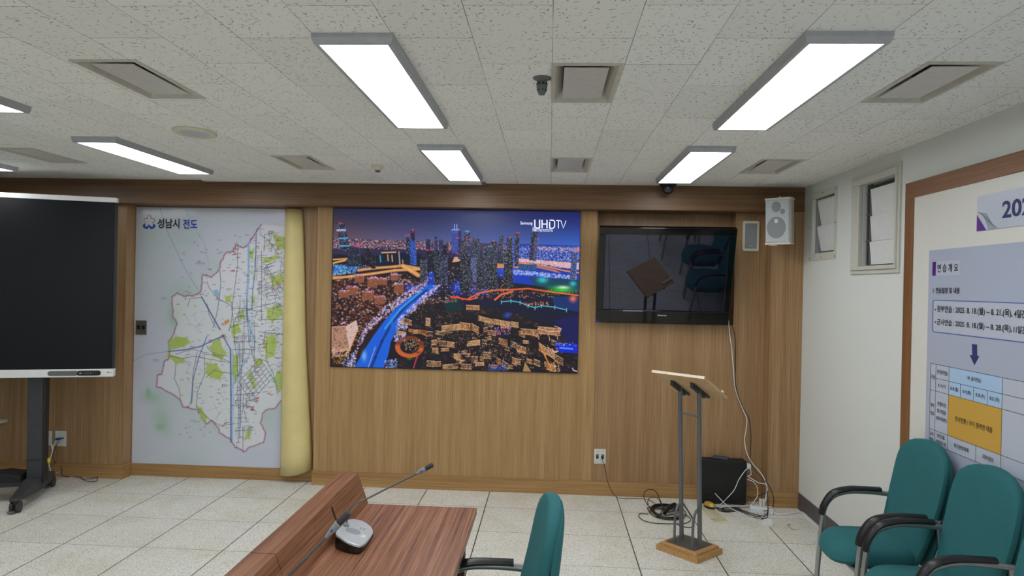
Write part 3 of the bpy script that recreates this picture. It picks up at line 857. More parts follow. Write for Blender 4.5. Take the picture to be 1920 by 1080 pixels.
# blossom emblem above a blue crescent
e0 = ony(279.5, 415, MY - .001); k_ = e0.y / FPX
def ept(x, y): q = ony(x, y, MY - .0016); return q
c = MB()
pts = []
for i in range(33):
    a = PI + PI * i / 32; pts.append((279.7 + 12.3 * math.cos(a), 423.6 - 6.6 * math.sin(a) * (1 if True else 0)))
ol = [(267.5, 423.5), (268.5, 420.5), (272.3, 418.7), (272.6, 424.8), (276, 424.2), (279.4, 420.8), (282.8, 424.4), (286.6, 424.8), (286.8, 419), (290.6, 421), (291.7, 423.8), (290, 427), (286, 429.2), (281.5, 430), (280.6, 425.5), (279.6, 427), (278.2, 425.5), (277.2, 430), (272.5, 429), (269, 427)]
c.prism([ept(x, y) for x, y in ol], (0, .0008, 0)); c.build('emblem_crescent', m_txtb, t)
c = MB()
for P in ([(273, 410), (276, 409.7), (276.4, 405.6), (278, 403.2), (281, 403.2), (282.8, 405.6), (283.2, 409.6), (286, 409.4), (289, 410.6)], [(269.5, 411.6), (272, 409.6), (276, 409.6)], [(269.3, 413), (271, 415.5), (273.8, 417.6)], [(289.4, 411), (290, 413), (288, 416), (285.2, 417.6)]):
    c.tube([ept(*q) for q in P], .0024, 6)
c.build('emblem_blossom', m_red, t)

# the cream sheet curling down beside the map
c = MB(); N = 22; rows = 14; V = []; F = []
for j in range(rows + 1):
    v = j / rows
    for i in range(N + 1):
        u = i / N
        xa = -2.262 + .004 * v; xb = -2.118 + .125 * v ** 1.2
        x = xa + (xb - xa) * u + .004 * math.sin(v * 9) * u
        dep = (.055 + .03 * v) * math.sin(PI * min(1, .1 + u * .9)) ** .7
        y = YR - .012 - dep
        ztop = 2.326 - .004 * u; zbot = .060 + .052 * u ** 2.2
        V.append((x, y, ztop + (zbot - ztop) * v))
for j in range(rows):
    for i in range(N): k = j * (N + 1) + i; F.append((k, k + 1, k + N + 2, k + N + 1))
c.add(V, F, True); r = c.build('vinyl_roll', m_vinyl, None, 'cream vinyl sheet rolled up along the right edge of the map', 'sheet')
md = r.modifiers.new('thickness', 'SOLIDIFY'); md.thickness = .0025; md.offset = 0

def socket(label, x0, y0, x1, y1, plane, mat, group=None, name='wall_socket'):
    a = ony(x0, y1, plane); b = ony(x1, y0, plane)
    t = thing(name, label, 'socket', ((a.x + b.x) / 2, plane, (a.z + b.z) / 2), 0, group)
    w_, h_ = (b.x - a.x) / 2, (b.z - a.z) / 2
    MB().box(-w_, w_, -.008, 0, -h_, h_, .002).build('plate', mat, t)
    return t, w_, h_
t, w_, h_ = socket('grey metal socket plate with two black ports on the map', 255, 601, 275.5, 627, MY - .002, m_plateg)
for s_ in (-.022, .022): MB().box(s_ - .013, s_ + .013, -.0095, -.008, -.016, .018, .001).build('port', m_black, t)
t, w_, h_ = socket('pale twin data socket low on the timber wall, left of the lectern', 1113.5, 842, 1136, 869, YB, m_plate)
for s_ in (-.021, .023):
    MB().box(s_ - .011, s_ + .011, -.0095, -.008, -.02, .018, .001).build('port', m_plateg, t)
    for z in (.042, -.043): MB().lathe([(.003, 0), (.002, .002)], (s_, -.008, z), (0, -1, 0), 8).build('screw', m_steel, t)
MB().box(-.028, -.014, -.0105, -.0095, -.014, .004).build('opening', m_black, t)
t, w_, h_ = socket('pale network socket plate at left with a blue plug in it', 104, 808, 125, 836, YL, m_plate)
t, w_, h_ = socket('pale socket plate half hidden behind the whiteboard post', 84, 808, 98.5, 835, YL, m_plate)


# ------------------------------------------------------------------ the big screen
TY = YB - .014
a = ony(624.5, 389.5, TY); b = ony(1084.5, 700, TY)
TX0, TX1, TZ0, TZ1 = -1.828, .2425, .9985, 2.3345
t = thing('video_screen', 'large frameless wall screen showing a city at night', 'screen', (0, 0, 0))
MB().box(TX0, TX1, TY, YB + .0, TZ0, TZ1, .002).build('casing', m_black, t)
def to_tv(x, y):
    q = ony(x, y, TY - .001); return (q.x - TX0 - .008) / (TX1 - TX0 - .012), (TZ1 - .008 - q.z) / (TZ1 - TZ0 - .014)
pt = Paint(740, 478, to_tv, 2); pt.scale = 2 * 1.6; pt.rs = np.random.RandomState(5); pt.speck = .72; pt.many = 1.5
def hz(x): return 447 + (x - 625) * .031
def f(u, v):
    C_ = lambda *k: np.array([lin(q) for q in k])
    tl, tc, tr = C_(38, 38, 64), C_(44, 50, 98), C_(26, 36, 108)
    bl, bc, br = C_(122, 92, 104), C_(92, 108, 172), C_(62, 112, 222)
    U = u[..., None]; V = np.clip(v / .235, 0, 1)[..., None] ** 1.7
    top = np.where(U < .5, tl + (tc - tl) * U * 2, tc + (tr - tc) * (U - .5) * 2); bot = np.where(U < .5, bl + (bc - bl) * U * 2, bc + (br - bc) * (U - .5) * 2)
    return top * (1 - V) + bot * V
pt.grad(f)
B = pt
def band(y0, y1, c, op=1., x0=620, x1=1090): B.poly([(x0, hz(x0) + y0), (x1, hz(x1) + y0), (x1, hz(x1) + y1), (x0, hz(x0) + y1)], c, op)
band(0, 300, (28, 22, 34)); band(0, 14, (70, 56, 90), 1); band(14, 30, (50, 42, 82), .9)
B.poly([(940, 456), (1090, 461), (1090, 530), (940, 520)], (34, 60, 168))
B.poly([(620, 690), (620, 500), (700, 500), (760, 560), (700, 700)], (44, 26, 30))
PK = [(240, 170, 190), (255, 210, 190), (250, 235, 250), (230, 130, 120), (255, 190, 130)]
BW = [(190, 210, 255), (120, 170, 255), (240, 240, 255), (90, 130, 250)]
OR = [(255, 180, 90), (240, 130, 60), (255, 220, 170), (220, 90, 50)]
WM = [(250, 215, 160), (230, 170, 110), (255, 240, 220), (210, 150, 110)]
B.specks([(622, 447), (860, 455), (860, 470), (622, 466)], 620, PK, (.5, 1.0), (.4, .9), 1.3)
B.specks([(940, 460), (1088, 463), (1088, 500), (940, 488)], 900, BW, (.5, .95), (.4, .95), 1.4)
B.specks([(1000, 462), (1088, 466), (1088, 472), (1000, 468)], 90, PK, (.6, 1.3), (.5, .9))
B.poly([(720, 472), (790, 476), (790, 500), (700, 500)], (16, 26, 52))                           # water
for x, y, c_ in [(713, 480, (60, 180, 230)), (727, 478, (230, 180, 110)), (735, 479, (230, 180, 110)), (755, 488, (200, 150, 110)), (749, 485, (90, 150, 200))]: B.line([(x, y), (x + 1, y + 11)], c_, 2.4, .7)
for P, c_, wd in [([(622, 487), (652, 485), (660, 482)], (230, 160, 80), 3), ([(622, 494), (648, 488)], (240, 170, 90), 3.5), ([(672, 507), (700, 503), (740, 500), (756, 498), (790, 504)], (225, 150, 72), 5), ([(622, 522), (660, 518), (700, 513), (740, 507), (780, 505), (825, 503)], (232, 160, 84), 5),
                    ([(756, 499), (770, 507), (784, 516)], (240, 165, 80), 8), ([(716, 474), (742, 473)], (240, 170, 110), 2.5), ([(748, 472), (750, 498)], (160, 140, 130), 2.5)]:
    B.line(P, c_, wd, .8); B.line(P, (255, 220, 170), wd * .25, .5)
B.specks([(640, 495), (712, 500), (712, 505), (640, 506)], 60, BW, (.5, 1), (.5, 1))
B.specks([(625, 497), (670, 500), (665, 512), (625, 516)], 110, [(40, 170, 255), (80, 200, 255), (200, 230, 255)], (.8, 1.8), (.6, 1))
B.blob(632, 505, 12, 6, (20, 120, 230), .6); B.blob(662, 500, 9, 7, (20, 110, 230), .7)
# right: expressway, blue quarter and green shore
B.poly([(966, 484), (1000, 487), (1085, 494), (1085, 506), (1010, 494), (966, 490)], (240, 190, 190), .85); B.specks([(966, 484), (1085, 494), (1085, 506), (966, 492)], 170, PK + [(255, 250, 240)], (.7, 1.6), (.6, 1))
B.line([(966, 492), (1010, 497), (1060, 508), (1088, 512)], (240, 150, 60), 2.6, .9); B.line([(1006, 500), (1040, 508), (1056, 515)], (230, 140, 60), 3, .8)
B.poly([(962, 494), (973, 493), (972, 503), (962, 502)], (240, 170, 80), .9)
B.poly([(960, 503), (1088, 515), (1088, 545), (960, 530)], (18, 60, 190)); B.specks([(960, 505), (1080, 518), (1080, 524), (960, 514)], 280, BW, (.7, 1.5), (.6, 1), 1.2)
B.poly([(990, 520), (1088, 524), (1088, 550), (1005, 536)], (16, 70, 96)); B.blob(1017, 525, 8, 5, (60, 220, 230), .8); B.blob(1052, 543, 18, 6, (30, 200, 60), .95); B.blob(1056, 539, 9, 2.4, (220, 255, 230), .9); B.blob(1074, 532, 5, 4, (60, 220, 230), .8)
B.poly([(972, 497), (1006, 495), (1006, 505), (974, 507)], (36, 70, 120), 1.); B.specks([(972, 497), (1006, 495), (1006, 505), (974, 507)], 70, [(80, 130, 190)], (.6, 1), (.4, .8))
# middle blue glows between the towers
for x, y, rx, ry in [(810, 520, 10, 12), (889, 520, 6, 10), (936, 508, 9, 9), (805, 540, 14, 10), (860, 540, 12, 10), (960, 500, 6, 20), (770, 540, 10, 6), (900, 545, 16, 6)]: B.blob(x, y, rx, ry, (30, 80, 230), .75)
B.specks([(800, 500), (960, 500), (965, 560), (790, 552)], 300, BW + PK, (.5, 1.2), (.4, 1))
B.poly([(852, 482), (862, 482), (862, 490), (848, 492)], (240, 190, 150), .8); B.poly([(930, 494), (946, 494), (946, 502), (930, 503)], (240, 160, 70), .8)
# towers: x, top, width, bottom, lean, body, glow
TW = [(640, 418, 17, 470, 7, (26, 30, 52), 1), (662, 462, 24, 500, 3, (34, 40, 58), 0), (690, 466, 14, 488, 0, (24, 26, 44), 0), (700, 478, 9, 504, 0, (30, 30, 40), 0), (765, 444, 8, 478, 0, (22, 34, 70), 1), (774, 433, 8, 498, 0, (40, 30, 60), 0), (774, 452, 11, 497, 1, (24, 60, 150), 1),
      (803, 448, 9, 490, 0, (30, 40, 72), 0), (818, 443, 6, 470, 0, (44, 48, 90), 0), (827, 449, 8, 470, 0, (44, 48, 90), 0), (807, 469, 14, 510, 0, (24, 28, 44), 0), (835, 460, 9, 505, 0, (20, 24, 44), 0), (820, 468, 13, 545, 0, (26, 28, 44), 1), (794, 486, 13, 534, 0, (46, 44, 58), 1), (832, 478, 14, 535, 0, (30, 34, 62), 1),
      (853, 431, 12, 475, 0, (54, 74, 160), 0), (862, 432, 7, 486, 0, (40, 40, 90), 0), (876, 436, 12, 480, 0, (34, 34, 70), 1), (870, 450, 10, 495, 0, (44, 44, 60), 1), (892, 447, 14, 500, 0, (34, 36, 60), 1), (871, 476, 16, 550, 0, (18, 20, 24), 1), (889, 483, 14, 528, 0, (70, 80, 130), 1), (900, 486, 13, 548, 0, (22, 24, 30), 1),
      (912, 460, 13, 540, 0, (30, 36, 64), 1), (926, 452, 12, 500, 0, (34, 38, 58), 1), (940, 441, 8, 495, 0, (38, 40, 60), 1), (922, 494, 20, 552, 0, (20, 22, 28), 1), (955, 446, 11, 500, 0, (34, 30, 50), 1), (970, 437, 8, 500, -2, (30, 34, 60), 1), (953, 468, 17, 550, 0, (20, 22, 26), 1), (881, 505, 10, 540, 0, (28, 30, 34), 1),
      (1002, 433, 11, 488, -5, (32, 26, 52), 1), (1006, 444, 7, 490, -4, (70, 66, 110), 1), (1078, 473, 11, 525, -5, (56, 74, 130), 1)]
for x, y0, wd, y1, ln, c_, gl in TW:
    P = [(x - wd / 2, y0), (x + wd / 2, y0 + 1), (x + wd / 2 + ln, y1), (x - wd / 2 + ln, y1)]
    B.poly(P, c_); B.line([P[1], P[2]], tuple(min(255, int(k * 2.0) + 20) for k in c_), .8, .5)
    B.specks(P, int(wd * (y1 - y0) * (.16 if gl else .05)), BW + [(255, 230, 190), (200, 220, 200)], (.35, .62), (.45, .95))
for y in (431, 433): B.line([(632, y), (648, y)], (190, 200, 255), 1.6, .9)
for y in (447, 461): B.line([(637, y), (651 + (y > 450) * 3, y)], (80, 170, 235), 3, .85)
B.line([(774, 431), (774.5, 436)], (200, 60, 80), 1.6); B.line([(772, 452), (778, 496)], (40, 110, 230), 2, .8)
for x in (852, 856.5): B.line([(x, 421), (x, 431)], (150, 170, 255), 1.6, .9)
B.line([(848, 431), (860, 431)], (150, 160, 255), 2.4, .9)
for x, y in [(638, 418), (761, 442), (766, 441), (774, 431), (676, 459), (672, 459), (801, 469), (807, 469), (859, 446), (876, 445), (881, 449), (925, 452), (944, 460), (956, 446), (969, 437), (973, 437), (879, 459), (946, 465), (1082, 467), (840, 472), (858, 476), (636, 434)]:
    B.blob(x, y, 1.5, 1.2, (255, 50, 80), .95)
B.blob(1083, 468, 4, 3, (255, 150, 140), .7); B.blob(668, 461, 7, 2, (230, 60, 180), .6); B.blob(876, 434, 4, 1.5, (90, 170, 255), .9); B.poly([(998, 427), (1004, 424), (1005, 434), (998, 434)], (160, 190, 250), .95)
# low quarters
B.specks([(622, 512), (700, 522), (760, 512), (800, 540), (720, 600), (660, 650), (622, 660)], 950, [(210, 120, 110), (160, 80, 60), (240, 180, 150), (190, 120, 70), (255, 220, 220), (120, 60, 60), (70, 40, 40)], (.6, 1.6), (.35, .95), 1.5)
for x, y, w2_, h2 in [(674, 516, 18, 14), (698, 521, 18, 18), (716, 522, 20, 12), (748, 532, 18, 18), (662, 538, 20, 14), (645, 546, 20, 12), (690, 546, 22, 16), (740, 514, 14, 12), (712, 556, 20, 14)]:
    B.poly([(x - w2_ / 2, y), (x + w2_ / 2, y - 1), (x + w2_ / 2, y + h2), (x - w2_ / 2, y + h2)], (150, 88, 62), .8)
    B.specks([(x - w2_ / 2, y - 2), (x + w2_ / 2, y - 2), (x + w2_ / 2, y + 2), (x - w2_ / 2, y + 2)], 22, [(255, 210, 230), (230, 150, 210)], (.6, 1.2), (.6, 1))
    B.specks([(x - w2_ / 2, y + 2), (x + w2_ / 2, y + 2), (x + w2_ / 2, y + h2), (x - w2_ / 2, y + h2)], 30, [(60, 30, 24), (220, 150, 90)], (.5, .8), (.4, .8))
B.specks([(760, 555), (1000, 560), (1085, 640), (1080, 696), (740, 690), (740, 620)], 700, [(70, 50, 40), (110, 80, 50), (36, 30, 34), (60, 56, 40)], (1, 3), (.3, .8), 1.4)
B.poly([(868, 562), (930, 552), (1088, 552), (1088, 645), (1050, 628), (990, 592), (930, 578), (870, 575)], (20, 22, 52)); B.poly([(1040, 600), (1088, 590), (1088, 650), (1060, 640)], (24, 26, 96), .8)
B.poly([(1035, 556), (1085, 556), (1085, 585), (1040, 575)], (20, 60, 140), .6); B.poly([(828, 563), (862, 560), (868, 582), (838, 584)], (14, 48, 52))
for P, c_, wd in [([(878, 560), (900, 549), (930, 544), (960, 543), (990, 541), (1030, 547), (1085, 554)], (250, 110, 60), 2.6), ([(928, 562), (940, 552), (960, 547)], (250, 120, 60), 3.4), ([(845, 556), (880, 562), (895, 558)], (250, 100, 70), 2.4)]:
    B.line(P, c_, wd, .85)
B.specks([(880, 540), (1085, 545), (1085, 556), (880, 562)], 110, OR, (.5, 1.2), (.5, 1)); B.blob(1074, 560, 5, 5, (250, 130, 80), .9)
P = [(940, 566), (958, 564), (975, 567), (990, 573), (1003, 577), (1015, 573), (1040, 576), (1062, 581)]
B.line(P, (90, 200, 230), 1.6, .9)
for k, (x, y) in enumerate(P): B.line([(x, y - 3), (x, y + 4)], (150, 230, 240), 1, .8)
B.specks([(980, 566), (1028, 566), (1028, 573), (980, 574)], 30, OR, (.7, 1.5), (.6, 1))
# broad blue road
L_ = [(806, 533), (770, 556), (745, 575), (722, 600), (700, 630), (684, 655), (664, 690)]; R_ = [(822, 535), (800, 552), (775, 578), (752, 605), (733, 640), (728, 665), (718, 694)]
B.poly(L_ + R_[::-1], (24, 100, 226)); B.line([(800, 545), (765, 570), (738, 600), (716, 640), (704, 670), (694, 694)], (12, 30, 96), 5, .75)
B.line([(790, 546), (750, 580), (722, 616)], (60, 170, 250), 4, .7); B.blob(683, 667, 4, 8, (130, 200, 255), .8); B.blob(735, 600, 3, 12, (40, 140, 250), .6)
B.specks([(806, 520), (795, 540), (730, 585), (690, 620), (670, 660), (664, 690), (650, 690), (680, 620), (720, 575), (790, 530)], 330, [(220, 200, 255), (170, 160, 240), (255, 240, 255)], (.7, 1.8), (.5, 1))
B.specks([(826, 535), (800, 562), (768, 590), (758, 640), (738, 640), (745, 600), (780, 565), (815, 535)], 330, [(220, 200, 255), (150, 150, 250), (255, 240, 255)], (.7, 1.8), (.5, 1))
B.line([(704, 650), (697, 670), (690, 690)], (220, 220, 230), .8, .8)
B.specks([(640, 680), (664, 660), (668, 694), (640, 694)], 60, BW, (.7, 1.5), (.5, 1)); B.specks([(722, 676), (745, 672), (745, 694), (722, 694)], 70, BW, (.7, 1.6), (.5, 1))
# pale block with dark openings
B.poly([(622, 612), (648, 610), (656, 656), (622, 662)], (186, 140, 116)); B.poly([(648, 612), (668, 600), (672, 616), (656, 656)], (222, 190, 180))
B.specks([(624, 616), (650, 614), (654, 650), (624, 656)], 44, [(56, 30, 30)], (1, 1.6), (.7, 1)); B.specks([(650, 612), (668, 604), (670, 618), (656, 648)], 50, [(150, 90, 90), (255, 240, 240)], (.6, 1.1), (.6, 1))
B.specks([(622, 654), (660, 652), (655, 668), (622, 670)], 80, [(255, 220, 190), (240, 180, 160)], (.7, 1.6), (.6, 1)); B.line([(640, 607), (647, 604)], (240, 190, 230), 2.4, .9); B.line([(656, 656), (672, 616)], (220, 150, 70), 1.6, .9)
B.specks([(624, 664), (650, 664), (648, 680), (624, 682)], 40, [(190, 140, 60), (90, 80, 40)], (1, 2), (.5, .9))
# round plaza with light trails
for k in range(26):
    a0 = k / 26 * 2 * PI
    a1 = a0 + .26; rr = 1 + .0 * k
    for q in (.82, .95, 1.06): B.line([(768 + 24 * q * math.cos(a0), 650 + 18 * q * math.sin(a0)), (768 + 24 * q * math.cos(a1), 650 + 18 * q * math.sin(a1))], (226, 110, 50) if math.sin(a0) > -.2 else (130, 60, 30), 3.4, .6)
B.blob(770, 645, 15, 10, (16, 16, 20), .95, False); B.specks([(756, 636), (786, 636), (782, 656), (760, 656)], 60, WM, (.5, 1.1), (.5, 1)); B.line([(785, 662), (780, 675), (774, 694)], (200, 60, 90), 2.2, .85)
B.poly([(766, 616), (800, 619), (802, 632), (790, 626), (766, 622)], (200, 120, 60), .9); B.blob(756, 603, 6, 3, (220, 190, 40), .9); B.blob(768, 672, 4, 2, (20, 140, 50), .7)
# dark palace district with strings of warm lights
def house(x, y, wd, ht, sk, c_, lit=.45):
    """one lit facade with its dark roof: top left corner, size, drop from left to right"""
    F_ = [(x, y), (x + wd, y + sk), (x + wd, y + sk + ht), (x, y + ht)]
    B.poly([(x - 1, y), (x + wd * .3, y - ht * .55), (x + wd * 1.15, y + sk - ht * .5), (x + wd + 1, y + sk)], (26, 22, 28), .95)
    B.poly(F_, c_, .8); B.line([F_[0], F_[1]], (255, 214, 170), .7, .8); B.line([F_[3], F_[2]], (250, 190, 120), 1.1, .55)
    nx, ny = max(2, int(wd / 2.3)), max(1, int(ht / 2.8))
    for i in range(nx):
        for j in range(ny):
            u = (i + .5) / nx; px = x + wd * u; py = y + sk * u + ht * (j + .55) / ny; q = B.rs.uniform()
            B.poly([(px - .45, py - .8), (px + .45, py - .8), (px + .45, py + .7), (px - .45, py + .7)], (255, 226, 180) if q < lit else (50, 30, 28), .85)
HC = [(176, 120, 78), (150, 98, 64), (190, 140, 98), (120, 84, 64), (96, 70, 66)]
for k in range(60):
    x = B.rs.uniform(745, 1070); y = B.rs.uniform(600, 688)
    if x < 800 and y < 668 and y > 625: continue
    if x > 1000 and y < 640 - (1085 - x) * .2: continue
    B.blob(x + 5, y, 9, 4, (18, 18, 20), .8)
    house(x, y, B.rs.uniform(7, 17), B.rs.uniform(5, 10), B.rs.uniform(-2, 7) if x > 930 else B.rs.uniform(-3, 3), HC[B.rs.randint(5)])
for a in [(874, 572, 25, 8, 1, HC[0]), (897, 592, 26, 8, 7, HC[2]), (925, 598, 32, 9, 6, HC[2]), (958, 603, 14, 9, 2, HC[2]), (828, 611, 36, 11, -4, HC[2], .6), (862, 604, 20, 12, 3, HC[0]), (884, 606, 14, 12, 8, HC[0]), (976, 616, 34, 10, 3, HC[1], .6), (1008, 612, 42, 13, 4, HC[0], .6),
          (756, 596, 16, 9, 5, HC[1]), (798, 596, 9, 14, 1, HC[2]), (838, 640, 14, 9, 2, HC[2]), (876, 640, 24, 9, -3, HC[2], .7), (905, 660, 16, 12, 0, HC[3]), (884, 668, 12, 12, 0, HC[3]), (935, 634, 16, 10, 3, HC[1]), (968, 646, 18, 10, 6, HC[1]), (1010, 642, 14, 14, 10, HC[0]), (1026, 650, 14, 14, 10, HC[2]),
          (1040, 664, 16, 12, 9, HC[3]), (830, 684, 28, 9, -3, HC[2]), (864, 682, 20, 9, 1, HC[3]), (1024, 682, 18, 10, 5, HC[1]), (960, 670, 16, 10, 4, HC[1]), (800, 676, 16, 10, 1, HC[3])]: house(*a)
B.line([(1012, 645), (1022, 668), (1034, 692)], (240, 150, 60), 2.2, .8); B.poly([(984, 678), (996, 697), (980, 697)], (176, 140, 92), .9)
for k in range(40):
    x = B.rs.uniform(760, 1000); y = B.rs.uniform(585, 690); B.blob(x, y, B.rs.uniform(3, 7), B.rs.uniform(2, 4), (20, 22, 22), .7)
for x, y in [(986, 621), (1000, 621), (1014, 622), (1028, 624), (1042, 624), (1010, 630), (1030, 632), (1045, 630)]: B.line([(x, y), (x, y + 6)], (236, 170, 150), 1.4, .8)
B.line([(1008, 616), (1030, 621), (1050, 621), (1052, 616), (1040, 611)], (250, 190, 190), 1.2, .9)
B.specks([(920, 612), (960, 612), (955, 628), (920, 628)], 60, [(230, 40, 80), (200, 190, 255), (90, 120, 250), (250, 180, 160)], (.6, 1.3), (.6, 1)); B.blob(951, 591, 5, 4, (40, 90, 220), .8)
B.specks([(858, 620), (990, 640), (1000, 690), (850, 690)], 260, WM + PK, (.4, 1.0), (.4, .95)); B.specks([(770, 566), (860, 590), (870, 640), (800, 660), (780, 610)], 130, WM + [(120, 150, 150)], (.4, .9), (.3, .8))
B.poly([(1040, 642), (1083, 645), (1083, 662), (1048, 660)], (26, 34, 210)); B.line([(1050, 652), (1073, 654)], (60, 170, 255), 3, .9); B.specks([(1040, 640), (1080, 643), (1080, 650), (1042, 648)], 30, BW, (.5, 1), (.6, 1))
for x, y in ((1040, 658), (1078, 694)): B.line([(x - 5, y - 4), (x - 3, y), (x + 3, y + 2), (x + 6, y)], (240, 190, 230), 1.8, .9)
B.specks([(915, 686), (950, 684), (950, 696), (915, 696)], 60, [(40, 90, 220), (110, 150, 255)], (.6, 1.3), (.6, 1)); B.specks([(1020, 680), (1045, 676), (1050, 696), (1030, 697)], 40, OR + WM, (.7, 1.6), (.6, 1))
B.specks([(790, 560), (850, 556), (860, 566), (795, 570)], 90, PK, (.5, 1.1), (.4, .9)); B.line([(845, 558), (858, 556), (868, 562)], (250, 90, 60), 2, .8)
img = pt.out()
m_city = attr_mat('city_picture', .82, .35, .3)
picture_mesh('picture', img, (TX0 + .008, TY - .0006, TZ0 + .006), (1, 0, 0), (0, 0, 1), TX1 - TX0 - .012, TZ1 - TZ0 - .014, m_city, t)
TP = TY - .001
wtext('Samsung', 975.5, 415.5, 998.5, 422.5, TP, m_tvtxt, t)
# the capitals: square sided U with a bevelled foot, H, D, then a thin T and V
def bar(c, P, r): c.tube([ony(x, y, TP - .0012) for x, y in P], r, 6, flat=(.2, 1))
c = MB(); r_ = .0052
bar(c, [(1002.8, 412), (1002.8, 424.5), (1005.5, 427.6), (1012, 427.8)], r_); bar(c, [(1011.8, 412), (1011.8, 427.8)], r_); bar(c, [(1016.4, 412.2), (1016.4, 428)], r_); bar(c, [(1025.6, 412.4), (1025.6, 428.2)], r_); bar(c, [(1016.4, 420), (1025.6, 420.2)], r_ * .8)
bar(c, [(1030.5, 412.6), (1037.5, 413), (1040, 415.5), (1040, 425), (1036.6, 428.2), (1030.5, 428)], r_ * .9); bar(c, [(1030.6, 416), (1030.6, 428)], r_)
bar(c, [(1042.5, 413.4), (1051, 413.6)], .0032); bar(c, [(1047, 413.6), (1047, 428.2)], .0034); bar(c, [(1051.5, 413.6), (1056.4, 428), (1061.2, 413.8)], .0034)
bar(c, [(1002, 430), (1036, 430.8)], .0012); c.build('lettering', m_tvtxt, t)
wtext('Ultra-High Definition 4K', 1002, 431.5, 1037, 434.8, TP, m_tvtxt, t)


# ------------------------------------------------------------------ tilted plasma television in the niche
tl = math.radians(18)
a = ony(1117.3, 603, 5.60); b = ony(1368, 608, 5.60)
t = thing('television', 'black plasma television tilted down in the timber niche', 'television', ((a.x + b.x) / 2 - .007, 5.612, a.z + .006))
t.rotation_euler = (tl, 0, math.radians(-1.6))
TWD, THT = (b.x - a.x) / 2 - .010, .790
c = MB()
x0, x1, z0, z1 = -TWD + .052, TWD - .05, .108, THT - .058
for q in ((-TWD, TWD, 0, z0), (-TWD, TWD, z1, THT), (-TWD, x0, z0, z1), (x1, TWD, z0, z1)): c.box(q[0], q[1], -.03, .03, q[2], q[3], .004)
c.build('bezel', m_gloss, t)
MB().box(-TWD + .03, TWD - .03, .026, .085, .05, THT - .04, .01).build('back_casing', m_black, t)
MB().box(x0, x1, -.018, -.0, z0, z1).build('glass_panel', m_mirror, t)
c = MB(); letter(c, 'Xcanvas', (-.04, -.0306, .066), XR, ZU, .072, .012, .02); c.build('lettering', m_txtw, t)
MB().box(-TWD + .21, -TWD + .37, -.034, -.029, .101, .107, .001).build('silver_strip', m_chrome, t)
MB().box(-TWD - .0, -TWD + .022, -.036, -.03, .0, .022, .001).build('blue_clip', m_blueplug, t)
MB().box(-.2, .2, .08, .17, .22, .52, .005).build('wall_bracket', m_dgrey2, t)


# ------------------------------------------------------------------ loudspeakers
a = ony(1391, 471, YB); b = ony(1423, 414.5, YB)
t = thing('wall_speaker', 'slim cream flush loudspeaker between the television niche and the corner', 'loudspeaker', ((a.x + b.x) / 2, YB, (a.z + b.z) / 2))
w_, h_ = (b.x - a.x) / 2, (b.z - a.z) / 2
c = MB(); o_ = rrect(w_, h_, .012); i_ = rrect(w_ - .017, h_ - .022, .004)
def rr3(P, y): return [Vector((p[0], y, p[1])) for p in P]
c.loft([rr3(o_, 0), rr3(o_, -.014), rr3([(x * .97, z * .985) for x, z in o_], -.02), rr3(i_, -.02), rr3(i_, -.013)], cap=False, smooth=False)
c.build('frame', m_cream, t)
MB().prism(rr3(i_, -.013), (0, .006, 0)).build('grille', m_grille, t)
c = MB(); letter(c, 'TOA', (-.012, -.0135, -h_ + .04), XR, ZU, .024, .008); c.build('badge', m_txtw, t)
t = thing('box_loudspeaker', 'white box loudspeaker with round grilles mounted in the corner', 'loudspeaker', (1.75, 5.36, 0), 0)
a = ony(1463, 458, 5.33); b = ony(1463, 371, 5.33)
t.location = (a.x + .016, 5.36, a.z); t.scale = (.88, 1, 1); t.rotation_euler = (math.radians(3), 0, math.radians(-40)); H_ = b.z - a.z
c = MB()
o_ = [(-.104, -.07), (.104, -.07), (.111, -.05), (.075, .085), (-.075, .085), (-.111, -.05)]
c.prism([(x, y, .012) for x, y in o_], (0, 0, H_ - .024)); c.build('cabinet', m_offw, t)
c = MB(); o2 = [(x * 1.05, y * 1.05) for x, y in o_]
for z_ in (0, H_ - .014): MB().prism([(x, y, z_) for x, y in o2], (0, 0, .014)).build('end_cap', m_cream, t)
MB().box(-.101, .101, -.077, -.07, .018, H_ - .018, .003).build('front_grille', m_grille2, t)
c = MB()
for cx, cz, r_ in ((-.008, .128, .082), (-.008, .285, .04), (.047, .248, .02)): c.lathe([(r_, 0), (r_ * .98, .0015), (.001, .0015)], (cx, -.077, cz), (0, -1, 0), 32)
c.build('cone_grille', m_grille, t)
for v in c.v: pass
MB().box(-.02, .008, -.081, -.0782, .165, .192).build('badge', m_white, t)
MB().box(-.02, .02, .08, .135, H_ * .4, H_ * .6, .003).build('bracket', m_grille, t)
MB().lathe([(.008, 0), (.008, .012), (.005, .014)], (.0, -.02, H_)).build('screw', m_chrome, t)
MB().lathe([(.008, 0), (.008, .01), (.005, .012)], (0, -.02, 0), (0, 0, -1)).build('screw', m_chrome, t)
MB().box(-.075, -.01, -.06, -.02, -.008, 0).build('terminal_cover', m_offw, t)


